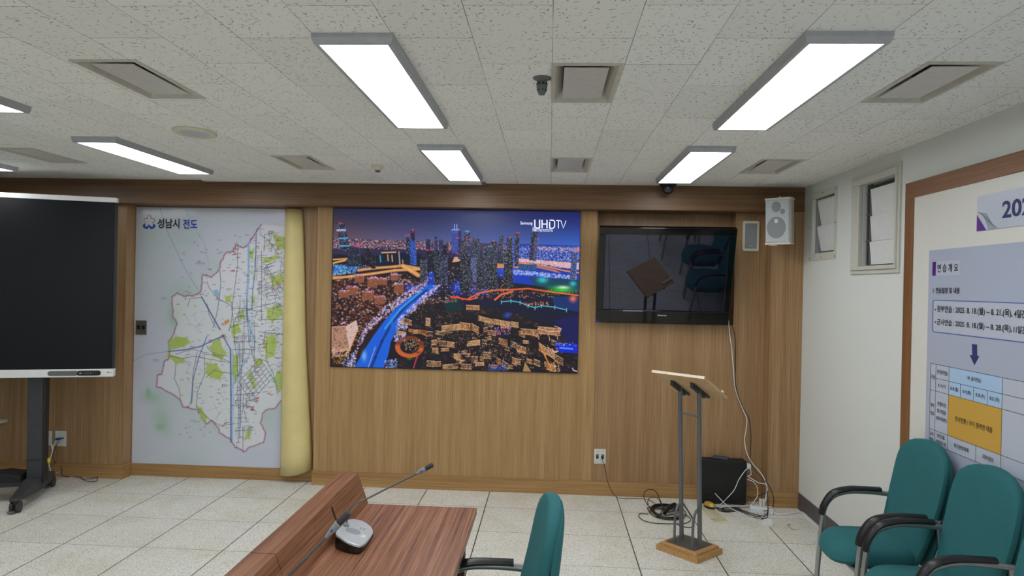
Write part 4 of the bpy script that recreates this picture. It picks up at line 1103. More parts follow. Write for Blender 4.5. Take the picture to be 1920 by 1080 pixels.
# ------------------------------------------------------------------ mobile whiteboard display on its cart
BA = math.atan2(.316, .949)
t = thing('mobile_display', 'large black glass display with white edges on a wheeled cart at the left edge', 'display', (-3.9, 4.98, 0), BA)
BR = .548; BWD = 2.13; BL_ = BR - BWD
zt = ony(219, 371, 5.153).z; zt2 = ony(219, 380, 5.153).z; zb1 = ony(214, 691.5, 5.15).z; zb = ony(214, 706, 5.15).z
MB().box(BL_, BR, -.005, .05, zt2, zt, .003).build('top_edge', m_white, t)
MB().box(BL_, BR, -.012, .05, zb, zb1, .003).build('bottom_edge', m_white, t)
MB().box(BL_ + .012, BR - .016, 0, .02, zb1, zt2).build('glass', m_board, t)
MB().box(BR - .016, BR - .002, .001, .05, zb1, zt2, .002).build('side_edge', m_dgrey2, t)
MB().box(BL_ + .002, BL_ + .012, .001, .05, zb1, zt2, .002).build('side_edge', m_dgrey2, t)
MB().box(BL_ + .02, BR - .02, .02, .075, zb + .02, zt - .02, .01).build('rear_casing', m_dgrey, t)
zc = (zb + zb1) / 2
def lx(px): # local x along the board where a sight line meets its face
    r = ray(px, 702); n = Vector((math.sin(BA), -math.cos(BA), 0)); o = Vector((-3.9, 4.98, 0)) + Vector((math.cos(BA), math.sin(BA), 0)) * 0
    k = (o - CAM).dot(n) / r.dot(n); return (CAM + r * k - o).dot(Vector((math.cos(BA), math.sin(BA), 0)))
xa, xb, xc = lx(93), lx(145), lx(190)
c = MB(); c.prism([(x + (xa + xb) / 2, -.0135, zc + z) for x, z in rrect((xb - xa) / 2 + .01, .019, .018)], (0, .004, 0)); c.build('sensor_strip', m_steel, t)
c = MB(); c.prism([(x + (xb + xc) / 2, -.0145, zc + z) for x, z in rrect((xc - xb) / 2, .019, .018)], (0, .005, 0)); c.build('control_panel', m_black, t)
for i, px in enumerate((152, 161, 166, 171, 176)): MB().box(lx(px) - (.007 if i == 0 else .002), lx(px) + (.007 if i == 0 else .002), -.0152, -.0145, zc - .003, zc + .003).build('indicator', m_red if i == 4 else m_txtw, t)
c = MB(); x0 = lx(203); c.lathe([(.006, 0), (.005, .001)], (x0, -.012, zc + .004), (0, -1, 0), 12); letter(c, 'LG', (x0 + .009, -.0125, zc - .001), XR, ZU, .016, .01, .02); c.build('badge', m_txtg, t)
for px in (.0, -1.06):
    MB().box(px - .052, px + .052, .05, .145, .10, 1.25, .006).build('post', m_dgrey, t)
    MB().box(px - .050, px + .050, .045, .05, .30, .302).build('post_seam', m_black, t)
    MB().box(px + .05, px + .066, .055, .14, .12, 1.25, .004).build('cable_channel', m_dgrey2, t)
    c = MB(); sec = []
    for y, w_, z0, z1 in ((-.29, .02, .095, .115), (-.22, .03, .085, .125), (.0, .048, .07, .16), (.1, .052, .07, .17), (.22, .05, .075, .16), (.36, .035, .085, .135), (.40, .025, .09, .12)):
        sec.append([Vector((px - w_, y, z0)), Vector((px + w_, y, z0)), Vector((px + w_, y, z1)), Vector((px - w_, y, z1))])
    c.loft(sec, smooth=False); c.build('foot', m_dgrey, t)
    for y in (-.27, .37):
        c = MB(); c.box(px - .03, px + .03, y - .03, y + .03, .085, .112, .008); c.tube([(px, y, .09), (px, y, .06)], .012, 10)
        k = c.build('caster', m_dgrey, t)
        for s_ in (-1, 1):
            MB().lathe([(.038, -.011), (.042, -.008), (.042, .008), (.038, .011), (.03, .012), (.001, .013)], (px + s_ * .020, y + .012, .042), (s_, 0, 0), 22).build('wheel', m_rubber, k)
        MB().box(px - .035, px + .01, y - .045, y - .01, .012, .022, .002).build('brake_pedal', m_steel, k)
MB().box(-1.06, 0, .03, .09, .105, .15, .004).build('crossbar', m_dgrey, t)
# slack lead behind the post
c = MB(); c.tube(spline([(-.055, .15, 1.0), (-.085, .16, .75), (-.085, .17, .5), (-.055, .15, .36)]), .004, 6); c.build('lead', m_black, t)

def wloc(lx_, ly_, z): return Vector((-3.9, 4.98, 0)) + Vector((math.cos(BA) * lx_ - math.sin(BA) * ly_, math.sin(BA) * lx_ + math.cos(BA) * ly_, z))
t = thing('equipment_case', 'flat black case lying on the display cart crossbar', 'case', wloc(-.24, .07, .15), BA)
c = MB(); c.prism([(-.26, -.07, 0), (.17, -.07, 0), (.17, -.07, .05), (.05, -.07, .07), (-.26, -.07, .045)], (0, .16, 0)); c.build('body', m_blackm, t)
MB().box(-.26, .12, -.075, -.07, .02, .032).build('lid_seam', m_black, t)

# equipment rack with a pale top at the very left
a = onz(20, 790, .45)
t = thing('equipment_rack', 'black equipment rack with a pale top and a pink display at the left edge', 'rack', (a.x - .32, a.y + .0, 0))
q = ony(8, 797, a.y + .12)
MB().box(-.45, .32, -.1, .16, .45, .475, .004).build('top', m_offw, t)
MB().box(-.42, .245, -.06, .14, 0, .45, .004).build('cabinet', m_black, t)
MB().box(.12, .215, -.064, -.06, .405, .43).build('display', m_led_red, t)
MB().box(.226, .234, -.066, -.06, .17, .27).build('handle', m_chrome, t)


# ------------------------------------------------------------------ cables: world points, or points seen on a known plane
def zf(x, y, z=.006): return onz(x, y, z)
def cable(name, label, pts, r, mat, k=8, group=None, cat='cable'):
    P = spline(pts, k); P = [Vector((p.x, p.y, max(p.z, r + .0005))) for p in P]
    return MB().tube(P, r, 8).build(name, mat, None, label, cat, group)

q0 = ony(100, 825, YL - .012)
t_plug = MB(); a = ony(109, 823, YL - .03)
t_plug.obox(a, (.018, 0, .003), (0, .012, 0), (-.002, 0, .008), .003)
t_plug.tube([a + Vector((.018, 0, .003)), a + Vector((.045, .008, .008))], .0045, 8)
t_plug.build('network_plug', m_blueplug, None, 'blue network plug in the left wall socket', 'plug')
cable('network_cable', 'grey network lead hanging from the blue plug beside the display cart', [a + Vector((-.018, 0, -.003)), ony(100, 838, YL - .03), ony(97, 852, YL - .04), ony(92, 866, YL - .06), ony(94, 880, YL - .05), zf(100, 893)], .0042, m_white)
MB().obox(ony(98, 838, YL - .03), (.006, 0, -.001), (0, .006, 0), (-.004, 0, .02), .002).build('cable_tag', m_white, None, 'small white tag on the hanging network lead', 'tag')
cable('power_lead', 'thin black lead drooping from the left wall socket', [ony(110, 826, YL - .012), ony(103, 842, YL - .03), ony(99, 856, YL - .04), ony(104, 868, YL - .05), ony(96, 872, YL - .06)], .0022, m_black)
MB().obox(wloc(.068, .13, ony(88, 858, 5.2).z), (.012, 0, 0), (0, .012, 0), (0, 0, .018), .004).build('yellow_connector', m_yellow, None, 'small yellow connector fixed to the side of the display post', 'connector')
cable('coiled_lead', 'black lead looping out from the cart onto the floor at left', [zf(112, 872, .09), zf(116, 880, .08), zf(116, 890, .03), zf(125, 894), zf(140, 893), zf(158, 898), zf(178, 896), zf(184, 890, .012), zf(178, 889, .012), zf(165, 890, .01), zf(152, 894), zf(160, 901), zf(175, 903), zf(182, 900), zf(182, 892, .016)], .0028, m_black)
cable('grey_lead', 'thin pale grey lead on the floor near the left skirting', [zf(105, 886, .04), zf(118, 886, .03), zf(119, 893), zf(130, 893), zf(150, 897), zf(165, 893), zf(178, 890), zf(186, 889, .012)], .002, m_plate)
a = zf(186, 892, .016); MB().tube([a + Vector((-.03, .01, 0)), a, a + Vector((.02, -.004, 0))], [.009, .012, .011], 12).build('jack_plug', m_chrome, None, 'metal plug at the end of the floor leads by the left skirting', 'plug')


# ------------------------------------------------------------------ lectern
LA = math.atan2(4.449 - 4.559, .995 - .901)           # direction of the two posts
t = thing('lectern', 'wooden lectern on two grey steel tubes with a tilted board top', 'lectern', (.943, 4.514, 0))
t0 = t.location.copy()
def L_(p): return Vector(p) - Vector(t0)
P = [onz(*q, 0) for q in ((1307, 1058), (1355, 1039), (1277, 1012), (1230, 1030))]
cx = sum((p for p in P), Vector()) / 4
def scaled(P, k, z): return [Vector((cx.x + (p.x - cx.x) * k - t0.x, cx.y + (p.y - cx.y) * k - t0.y, z)) for p in P]
MB().prism(scaled(P, .995, 0), (0, 0, .036)).build('base', m_baseb, t)
MB().loft([scaled(P, .88, .036), scaled(P, .88, .05), scaled(P, .83, .056)], smooth=False).build('base_step', m_baseb, t)
MB().prism(scaled(P, .69, .056), (0, 0, .004)).build('base_plate', m_steel, t)
tops = []
ang = None
for b_, px, py in (((.901, 4.559), 1275, 722), ((.995, 4.449), 1311, 730)):
    q = ony(px, py, b_[1]); tops.append(q)
    MB().tube([L_((b_[0], b_[1], .058)), L_((q.x, q.y, q.z))], .0145, 18).build('post', m_steel, t)
for b_, e_ in (((.901, 4.559), (.852, 4.516)), ((.995, 4.449), (.946, 4.408))):
    d = Vector((e_[0] - b_[0], e_[1] - b_[1], 0))
    pts = [L_((b_[0] - .006 + d.x * u, b_[1] + d.y * u, z)) for u, z in ((.0, .305), (.35, .30), (.72, .275), (.94, .225), (1, .16), (1, .058))]
    MB().tube(spline(pts, 6), .0085, 12).build('brace', m_steel, t)
MB().tube([L_(tops[0] + Vector((0.003, 0, -.18))), L_(tops[1] + Vector((-.002, 0, -.176)))], .0055, 10).build('crossbar', m_steel, t)
# sloping board: high edge faces the room, low edge away
A_ = ony(1222.5, 696, 4.50); B_ = ony(1321, 708.5, 4.235)
ex = (B_ - A_).normalized()
hor = Vector((-ex.y, ex.x, 0)).normalized()
if hor.y < 0: hor = -hor
best = None
for i in range(200):
    for j in range(60):
        ln = .15 + i * .002; dz = -j * .006
        q = B_ + hor * ln + Vector((0, 0, dz))
        d = q - CAM; u = 960 + FPX * d.dot(RT) / d.dot(FW); v = 540 - FPX * d.dot(UP) / d.dot(FW)
        e = (u - 1364) ** 2 + (v - 746) ** 2
        if best is None or e < best[0]: best = (e, ln, dz)
dn = hor * best[1] + Vector((0, 0, best[2]))
nn = ex.cross(dn).normalized()
if nn.z < 0: nn = -nn
cen = (A_ + B_) / 2 + dn / 2
c = MB(); c.obox(L_(cen), ex * (B_ - A_).length / 2, dn / 2, nn * .008); c.build('board', m_birch, t)
dnn = dn.normalized()
c = MB(); c.obox(L_((A_ + B_) / 2 - dnn * .001), ex * (B_ - A_).length / 2, dnn * .0015, nn * .0085); c.build('edge_band', m_birche, t)
c = MB(); c.obox(L_(cen + dn * .36 + ex * (B_ - A_).length * .30 + nn * .017), ex * (B_ - A_).length * .17, dnn * .010, nn * .009, .003); c.build('page_ledge', m_birche, t)
for k, tp in enumerate(tops):
    c0 = tp + dnn * .015 - nn * .0
    # drop the bracket onto the board's underside
    dd = (c0 - cen).dot(nn); c0 = c0 - nn * (dd + .008 + .006)
    MB().obox(L_(c0), ex * .013, dnn * .115, nn * .006, .002).build('bracket', m_dgrey, t)
    c1 = c0 - nn * .016 - dnn * .022
    MB().tube([L_(c1 - dnn * .085), L_(c1 + dnn * .085)], .0125, 14).build('bracket_tube', m_dgrey, t)


# ------------------------------------------------------------------ computer and clutter in the corner
t = thing('computer_tower', 'black computer case standing against the timber wall behind the lectern', 'computer', (1.421, 5.588, 0), 0)
PH = ony(1399, 865.5, 5.533).z
MB().box(-.18, .172, -.055, .055, .008, PH, .004).build('case', m_blackm, t)
MB().box(-.172, .165, -.057, -.055, .015, PH - .006, .001).build('side_panel', m_black, t)
for k, z in enumerate((.075, .10, .125)): MB().box(-.15, -.07, -.0595, -.057, z, z + .006).build('air_slot', m_gloss, t)
for x in (-.14, .14): MB().box(x - .02, x + .02, -.05, .05, 0, .008, .002).build('foot', m_rubber, t)
MB().box(.172, .176, -.045, .045, .02, PH - .02).build('rear_panel', m_steel, t)
MB().box(.176, .205, -.055, -.02, PH - .06, PH - .02, .002).build('port_block', m_white, t)
t = thing('remote_control', 'blue-grey remote control lying on top of the black computer', 'remote control', (1.40, 5.585, PH), math.radians(-24))
MB().box(-.06, .06, -.024, .024, 0, .022, .006).build('body', plain('slate_plastic', rgb(58, 62, 88), .5), t)
c = MB()
MB().box(-.045, .03, -.014, .014, .0218, .0236, .0008).build('key_field', m_dgrey, t)

# keyboard with a patterned mouse on it
ka = onz(1318, 948, 0); kb = onz(1353, 983, 0)
kd = (kb - ka); kl = kd.length; kang = math.atan2(kd.y, kd.x)
t = thing('keyboard', 'ivory keyboard lying on the floor in front of the black computer', 'keyboard', ((ka.x + kb.x) / 2, (ka.y + kb.y) / 2 + .0, 0), kang)
MB().prism([(-kl / 2, -.062, 0), (-kl / 2, .062, 0), (-kl / 2, .062, .018), (-kl / 2, -.062, .010)], (kl, 0, 0)).build('case', m_key, t)
for r_ in range(5):
    y = -.045 + r_ * .0215; z = .0115 + (y + .062) / .124 * .008
    c = MB()
    for k in range(15):
        x = -kl / 2 + .014 + k * (kl - .028) / 15; c.box(x, x + (kl - .028) / 15 - .003, y - .008, y + .008, z, z + .004)
    c.build('key_row', m_keyd, t)
mp = onz(1331, 950, .03)
t = thing('computer_mouse', 'gold patterned computer mouse resting on the ivory keyboard', 'mouse', (mp.x, mp.y + .01, .018), kang + .35)
c = MB(); R_ = []
for z, k in ((0, .9), (.008, 1.), (.02, .97)): R_.append([Vector((.058 * k * math.cos(a), .033 * k * math.sin(a), z)) for a in [i * PI / 12 for i in range(24)]])
c.loft(R_); c.build('body', m_mouseblk, t)
c = MB(); R_ = []
for z, k in ((.0195, .965), (.032, .9), (.041, .72), (.046, .42), (.048, .1)): R_.append([Vector((.058 * k * math.cos(a), .033 * k * math.sin(a), z)) for a in [i * PI / 12 for i in range(24)]])
c.loft(R_); c.build('shell', m_gold, t)
c = MB()
for x, y, r_ in ((-.012, .004, .006), (.008, -.006, .005), (.018, .006, .004), (-.024, -.005, .004), (0, .008, .003)): c.lathe([(r_, 0), (r_ * .6, .0015)], (x, y, .0475 - (x * x * 7 + y * y * 18)), (0, 0, 1), 8)
c.build('pattern', m_red, t)
cable('mouse_cable', 'thin lead curling from the gold mouse over the keyboard', [zf(1336, 955, .03), zf(1340, 962, .024), zf(1346, 967, .02), zf(1346, 972, .018), zf(1338, 974, .018), zf(1333, 973, .016)], .0017, m_grille)

# power strip with two plugs
sa = onz(1411, 954, .0); sb = onz(1447, 964, 0); sd = sb - sa; sang = math.atan2(sd.y, sd.x) * .45
t = thing('power_strip', 'white power strip on the floor in the right corner', 'power strip', (1.665, 5.375, 0), math.radians(-14))
MB().box(-.085, .085, -.04, .04, 0, .045, .006).build('body', m_white, t)
for x in (-.045, 0, .045): MB().lathe([(.019, 0), (.019, .0012), (.016, .0012), (.015, -.004)], (x, 0, .0445), (0, 0, 1), 20).build('outlet', m_plate, t)
for x, y in ((-.008, 0), (.014, .004)):
    q = Matrix.Rotation(math.radians(-14), 4, 'Z') @ Vector((x, y, 0)); 
    tt = MB().box(1.665 + q.x - .009, 1.665 + q.x + .009, 5.375 + q.y - .012, 5.375 + q.y + .012, .044, .105, .004)
    tt.build('power_plug', m_plate, None, 'pale plug upright in the power strip, the %s of the two' % ('left' if x < 0 else 'right'), 'plug', 'plugs in the power strip')
P = [onz(*q, 0) for q in ((1429, 984), (1431, 976), (1446, 976), (1450, 984), (1449, 988), (1428, 988))]
MB().loft([[p + Vector((0, 0, 0)) for p in P], [p + Vector((0, 0, .012)) for p in P]], smooth=False).build('white_tray', m_white, None, 'small white plastic lid on the floor in front of the power strip', 'lid')
wl = 1.4

cable('white_power_cable', 'thick white cable from the power strip to the wall trunking', [Vector((1.745, 5.357, .02)), zf(1452, 962, .01), zf(1465, 965), zf(1480, 964), zf(1495, 961), zf(1505, 961), Vector((RW - .03, 5.372, .012)), Vector((RW - .02, 5.36, .01))], .0062, m_white)
YC = YB - .03
cable('white_video_cable', 'white cable hanging from the television down to the corner clutter', [ony(1366, 600, YB - .02), ony(1368, 625, YC), ony(1372, 655, YC), ony(1375, 690, YC), ony(1379, 730, YC - .02), ony(1392, 765, YC - .04), ony(1400, 785, YC - .05), ony(1399, 805, YC - .06), ony(1396, 825, YC - .06), ony(1400, 848, YC - .08), ony(1410, 868, YC - .1), ony(1425, 885, YC - .14), ony(1434, 900, YC - .18), ony(1438, 915, YC - .2), ony(1435, 935, YC - .22), zf(1433, 955, .03)], .0036, m_white)
cable('black_power_cable', 'black cable hanging from the television beside the white one', [ony(1371, 605, YB - .02), ony(1377, 625, YC), ony(1379, 650, YC), ony(1379, 690, YC), ony(1380, 725, YC - .03), ony(1392, 762, YC - .04), ony(1404, 785, YC - .05), ony(1408, 815, YC - .06), ony(1407, 850, YC - .08), ony(1408, 868, YC - .1), ony(1420, 887, YC - .14), ony(1434, 900, YC - .18), ony(1446, 920, YC - .24), ony(1451, 940, YC - .26), zf(1446, 955, .03), zf(1432, 958, .05)], .0034, m_black)
cable('white_monitor_cable', 'white lead looping from the computer port block to the keyboard', [ony(1404, 876, 5.53), ony(1396, 884, 5.50), ony(1385, 900, 5.48), ony(1377, 918, 5.46), ony(1365, 932, 5.44), zf(1352, 945, .02), zf(1341, 951, .03)], .003, m_white)
cable('white_crossing_cable', 'short white lead crossing in front of the black computer onto the floor', [ony(1340.5, 925, 5.46), ony(1348, 933, 5.43), zf(1358, 943, .06), zf(1370, 953, .02), zf(1385, 960), zf(1400, 966), zf(1415, 972), zf(1426, 972), zf(1433, 962, .02)], .003, m_white)
cable('white_port_cable', 'white lead from the computer back to the bundle above the power strip', [ony(1407, 878, 5.53), ony(1408, 890, 5.40), ony(1402, 893, 5.40), ony(1410, 898, 5.39), ony(1422, 905, 5.37), ony(1436, 909, 5.36), ony(1439, 925, 5.36), ony(1435, 940, 5.37), Vector((1.66, 5.376, .095))], .0028, m_white)
cable('white_loop_cable', 'white lead bowing beside the computer down to the strip', [ony(1401, 899, 5.42), ony(1412, 903, 5.42), ony(1420, 915, 5.41), ony(1420, 930, 5.40), ony(1413, 941, 5.38), zf(1404, 951, .01), zf(1390, 953), zf(1370, 952), zf(1352, 951, .02)], .0028, m_white)
for i, (dy, lab) in enumerate(((0, 'lowest loop of the black leads below the power strip'), (-6, 'middle loop of the black leads below the power strip'), (-11, 'upper loop of the black leads below the power strip'))):
    cable('floor_lead', lab, [zf(1341, 949 + dy * .1, .01), zf(1347, 957 + dy * .4), zf(1365, 960 + dy * .5), zf(1382, 957 + dy * .3), zf(1395, 962 + dy * .4), zf(1412, 970 + dy * .6), zf(1428, 972 + dy * .5), zf(1438, 970 + dy), ony(1440, 955 + dy, 5.30), ony(1439, 930 + dy, 5.36)], .0032, m_black, group='black leads around the power strip')
cable('twisted_lead', 'black lead in a flat ring on the floor beside the computer', [zf(1356, 955), zf(1360, 952, .012), zf(1375, 952, .01), zf(1388, 954, .01), zf(1380, 958), zf(1365, 959), zf(1354, 957, .012), zf(1356, 952, .014), zf(1372, 951, .01), zf(1400, 951, .02), zf(1408, 950, .03)], .0032, m_black)
cable('wall_side_lead', 'black lead running from the computer back to the skirting', [ony(1402, 931, 5.60), ony(1410, 934, 5.55), ony(1422, 930, 5.45), ony(1432, 925, 5.42), ony(1437, 923, 5.38)], .003, m_black)
P = [zf(1476, 987), zf(1478, 983), zf(1482, 983), zf(1479, 986), zf(1482, 990), zf(1489, 993), zf(1495, 993)]
cable('loose_wire', 'short bent wire scrap on the floor near the right wall', P, .0012, m_black)

# coiled microphone cable between the socket and the lectern
a = ony(1129, 856.5, YB - .01)
pl = MB(); pl.tube([a, a + Vector((.0, -.022, -.012))], [.010, .006], 10); pl.build('socket_plug', m_black, None, 'small black plug in the twin data socket', 'plug')
cable('coil_feed_cable', 'thin black cable running from the twin socket down and along the skirting', [a + Vector((0, -.022, -.012)), ony(1133, 872, YB - .03), ony(1137, 890, YB - .03), ony(1140, 905, YB - .03), ony(1147, 921, YB - .04), zf(1155, 931), zf(1165, 934), zf(1185, 934.5), zf(1205, 935), zf(1218, 938), zf(1228, 945), zf(1222, 953, .01)], .0022, m_black)
cp = onz(1252, 962, 0)
c = MB(); pts = []
for k in range(9):
    ph = random.uniform(0, 6); r1 = .115 + random.uniform(-.018, .02); 
    for j in range(12):
        a_ = ph + j / 12 * 2 * PI
        pts.append((cp.x - .01 + r1 * math.cos(a_) * 1.0 + .01 * math.sin(k), cp.y + .01 * math.cos(k) + r1 * 1.35 * math.sin(a_), .004 + .0045 * (k % 6) + .003 * math.sin(a_ * 3 + k)))
c.tube(spline(pts, 3), .0034, 6)
c.build('coiled_cable', m_black, None, 'heap of coiled black cable on the floor left of the lectern', 'cable')
cable('cable_loop', 'tall loose loop of black cable rising from the coil', [zf(1226, 957, .02), ony(1213, 945, 5.33), ony(1207, 930, 5.33), ony(1211, 920, 5.33), ony(1220, 917.5, 5.33), ony(1230, 922, 5.33), ony(1238, 938, 5.33), zf(1244, 955, .03), zf(1246, 962, .02)], .003, m_black)
cable('small_cable_loop', 'smaller loose loop of black cable inside the tall one', [zf(1222, 957, .02), ony(1215, 946, 5.36), ony(1216, 936, 5.36), ony(1224, 932, 5.36), ony(1234, 935, 5.36), ony(1240, 946, 5.36), zf(1244, 958, .02)], .003, m_black)
cable('outer_cable_loop', 'loop of black cable lying around the front of the coil', [zf(1215, 964), zf(1200, 963), zf(1198, 968), zf(1207, 976), zf(1230, 981), zf(1262, 982), zf(1285, 981), zf(1295, 975), zf(1290, 968), zf(1275, 962)], .003, m_black)
cable('lectern_cable', 'black cable crossing the floor behind the lectern posts', [zf(1270, 984), zf(1284, 988), zf(1297, 988), zf(1300, 978, .02), ony(1292, 962, 5.1), ony(1284, 950, 5.15), ony(1279, 940, 5.2)], .003, m_black)
a = zf(1265, 946, .05); b = zf(1246, 962, .035)
MB().tube([b, b.lerp(a, .5) + Vector((0, 0, .012)), a], [.014, .02, .017], 12).build('cable_connector', m_black, None, 'thick black connector lying across the cable coil', 'connector')


# ------------------------------------------------------------------ conference desk
DX0, DX1, DZ, DT = -.93, -.30, .73, .028
t = thing('conference_desk', 'walnut conference desk with a raised screen along its far side', 'desk', (0, 0, 0))
MB().box(-.90, DX1, 1.0, 2.995, DZ - DT, DZ, .002).build('tabletop', m_desk, t)
for y0, y1 in ((2.083, 3.0), (1.0, 2.079)):
    c = MB(); c.prism([(-.925, y0, .20), (-.89, y0, .20), (-.885, y0, DZ - DT - .002), (-.885, y0, DZ + .0005), (-.786, y0, DZ + .0005), (-.834, y0, .862), (-.916, y0, .862)], (0, y1 - y0, 0)); c.build('privacy_screen', m_desk, t)
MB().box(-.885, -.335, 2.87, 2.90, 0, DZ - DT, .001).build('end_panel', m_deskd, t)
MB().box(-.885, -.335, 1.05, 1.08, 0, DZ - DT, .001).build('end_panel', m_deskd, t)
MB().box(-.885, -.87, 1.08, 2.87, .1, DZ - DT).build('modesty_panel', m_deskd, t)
# flush cable hatch in the sloping face
def slope(y, s_, lift=.0012):    # point on the sloping face, s from desk (0) to crest (1)
    a = Vector((-.786, y, DZ + .0005)); b = Vector((-.834, y, .862)); n = Vector((.94, 0, .34)); return a.lerp(b, s_) + n * lift
c = MB(); c.add([slope(2.72, .2), slope(2.72, .86), slope(2.50, .86), slope(2.50, .2)], [(0, 1, 2, 3)]); 
c = MB(); c.prism([slope(2.61, .10, 0), slope(2.61, .84, 0), slope(2.598, .84, 0), slope(2.598, .10, 0)], (.0015, 0, .0006)); c.build('hatch_gap', m_black, t)
c = MB(); c.prism([slope(2.59, .12, 0), slope(2.59, .84, 0), slope(2.40, .84, 0), slope(2.40, .12, 0)], (.0006, 0, .0002)); c.build('hatch', m_desk, t)

# microphone stations
def mic_station(label, T0, face, neck, hd, r=1., group='gooseneck microphones on the desk'):
    t = thing('desk_microphone', label, 'microphone', (0, 0, 0), 0, group)
    top = [onz(*q, DZ + .052 - .034 * (q[0] - 627) / 69) for q in face]; ctr = sum(top, Vector()) / len(top)
    def sc(k, dz=None, flat=None): return [Vector((ctr.x + (p.x - ctr.x) * k + T0.x, ctr.y + (p.y - ctr.y) * k + T0.y, flat if flat is not None else p.z + dz)) for p in spl]
    spl = spline(top, 4, True)
    MB().loft([sc(1.0, flat=DZ), sc(1.04, flat=DZ + .006), sc(1.02, -.007)], smooth=True).build('base', m_black, t)
    MB().loft([sc(1.02, -.007), sc(1.01, -.001), sc(.95, .0)], smooth=False).build('top_plate', m_silver, t)
    cc = ctr + T0
    nrm = Vector((spl[0] - ctr)).cross(spl[len(spl) // 4] - ctr).normalized()
    if nrm.z < 0: nrm = -nrm
    def onp(dx, dy): return Vector((cc.x + dx, cc.y + dy, cc.z - (nrm.x * dx + nrm.y * dy) / nrm.z))
    MB().lathe([(.030, 0), (.029, .0012), (.001, .0012)], onp(-.012, 0), nrm, 28).build('speaker_disc', m_grille, t)
    q = onp(.036, -.022); e1_ = nrm.cross(Vector((0, 1, 0))).normalized(); e2_ = nrm.cross(e1_); MB().obox(q, e1_ * .009, e2_ * .014, nrm * .0022, .001).build('talk_button', m_plate, t)
    c = MB()
    for dx, dy in ((.004, .06), (.016, .06), (.004, .046), (.016, .046)): c.obox(onp(dx, dy), e1_ * .003, e2_ * .003, nrm * .0006)
    c.build('printed_mark', m_txtg, t)
    MB().lathe([(.012, 0), (.011, .012), (.006, .016)], neck[0] - Vector((0, 0, .002)), (0, 0, 1), 16).build('collar', m_grille, t)
    MB().tube(spline(neck, 8), .0036 * r, 10).build('gooseneck', m_steel, t)
    a, b = neck[-1], hd; d = (b - a)
    k = MB().tube([a - d * .1, a, a + d * .25, a + d * .5, a + d * .52], [.0042 * r, .0062 * r, .0088 * r, .0104 * r, .0088 * r], 16).build('head', m_grille, t)
    MB().tube([a + d * .42, a + d * .5, a + d * .9, a + d * .98, b], [.0072 * r, .0092 * r, .0092 * r, .0078 * r, .003 * r], 16).build('windscreen', m_dgrey, k)
    s_ = d.normalized().cross(Vector((0, 1, 0))).normalized()
    MB().obox(a + d * .22 + Vector((0, -.0078 * r, .001)), d.normalized() * .004 * r, Vector((0, .0012, 0)), s_ * .0018, 0).build('indicator', m_blueplug, k)
    return t
F1 = [(627, 999), (633, 986), (646, 976), (660, 973), (678, 977), (692, 987), (696, 996), (693, 1003), (684, 1015), (676, 1021), (668, 1022), (650, 1016), (634, 1006)]
nb = onz(648.5, 987, DZ + .042)
NY = nb.y
mic_station('fully visible desk microphone with silver topped base, its thin neck reaching right', Vector((.006, 0, 0)), F1,
            [nb, ony(652, 970, NY), ony(658, 953, NY), ony(670, 942.5, NY), ony(690, 934, NY), ony(735, 911, NY), ony(784, 886.5, NY)], ony(812, 871, NY))
NY2 = 1.72
n2 = Vector((nb.x + .006, NY2, DZ + .042))
mic_station('foreground desk microphone whose base is below the picture, head beside the silver base', Vector((0, NY2 - NY, 0)), F1,
            [n2, n2 + Vector((.0, 0, .035)), ony(455, 1172, NY2), ony(495, 1127, NY2), ony(540, 1080, NY2), ony(575, 1045, NY2), ony(615, 1003, NY2)], ony(655, 960, NY2), 1.0)


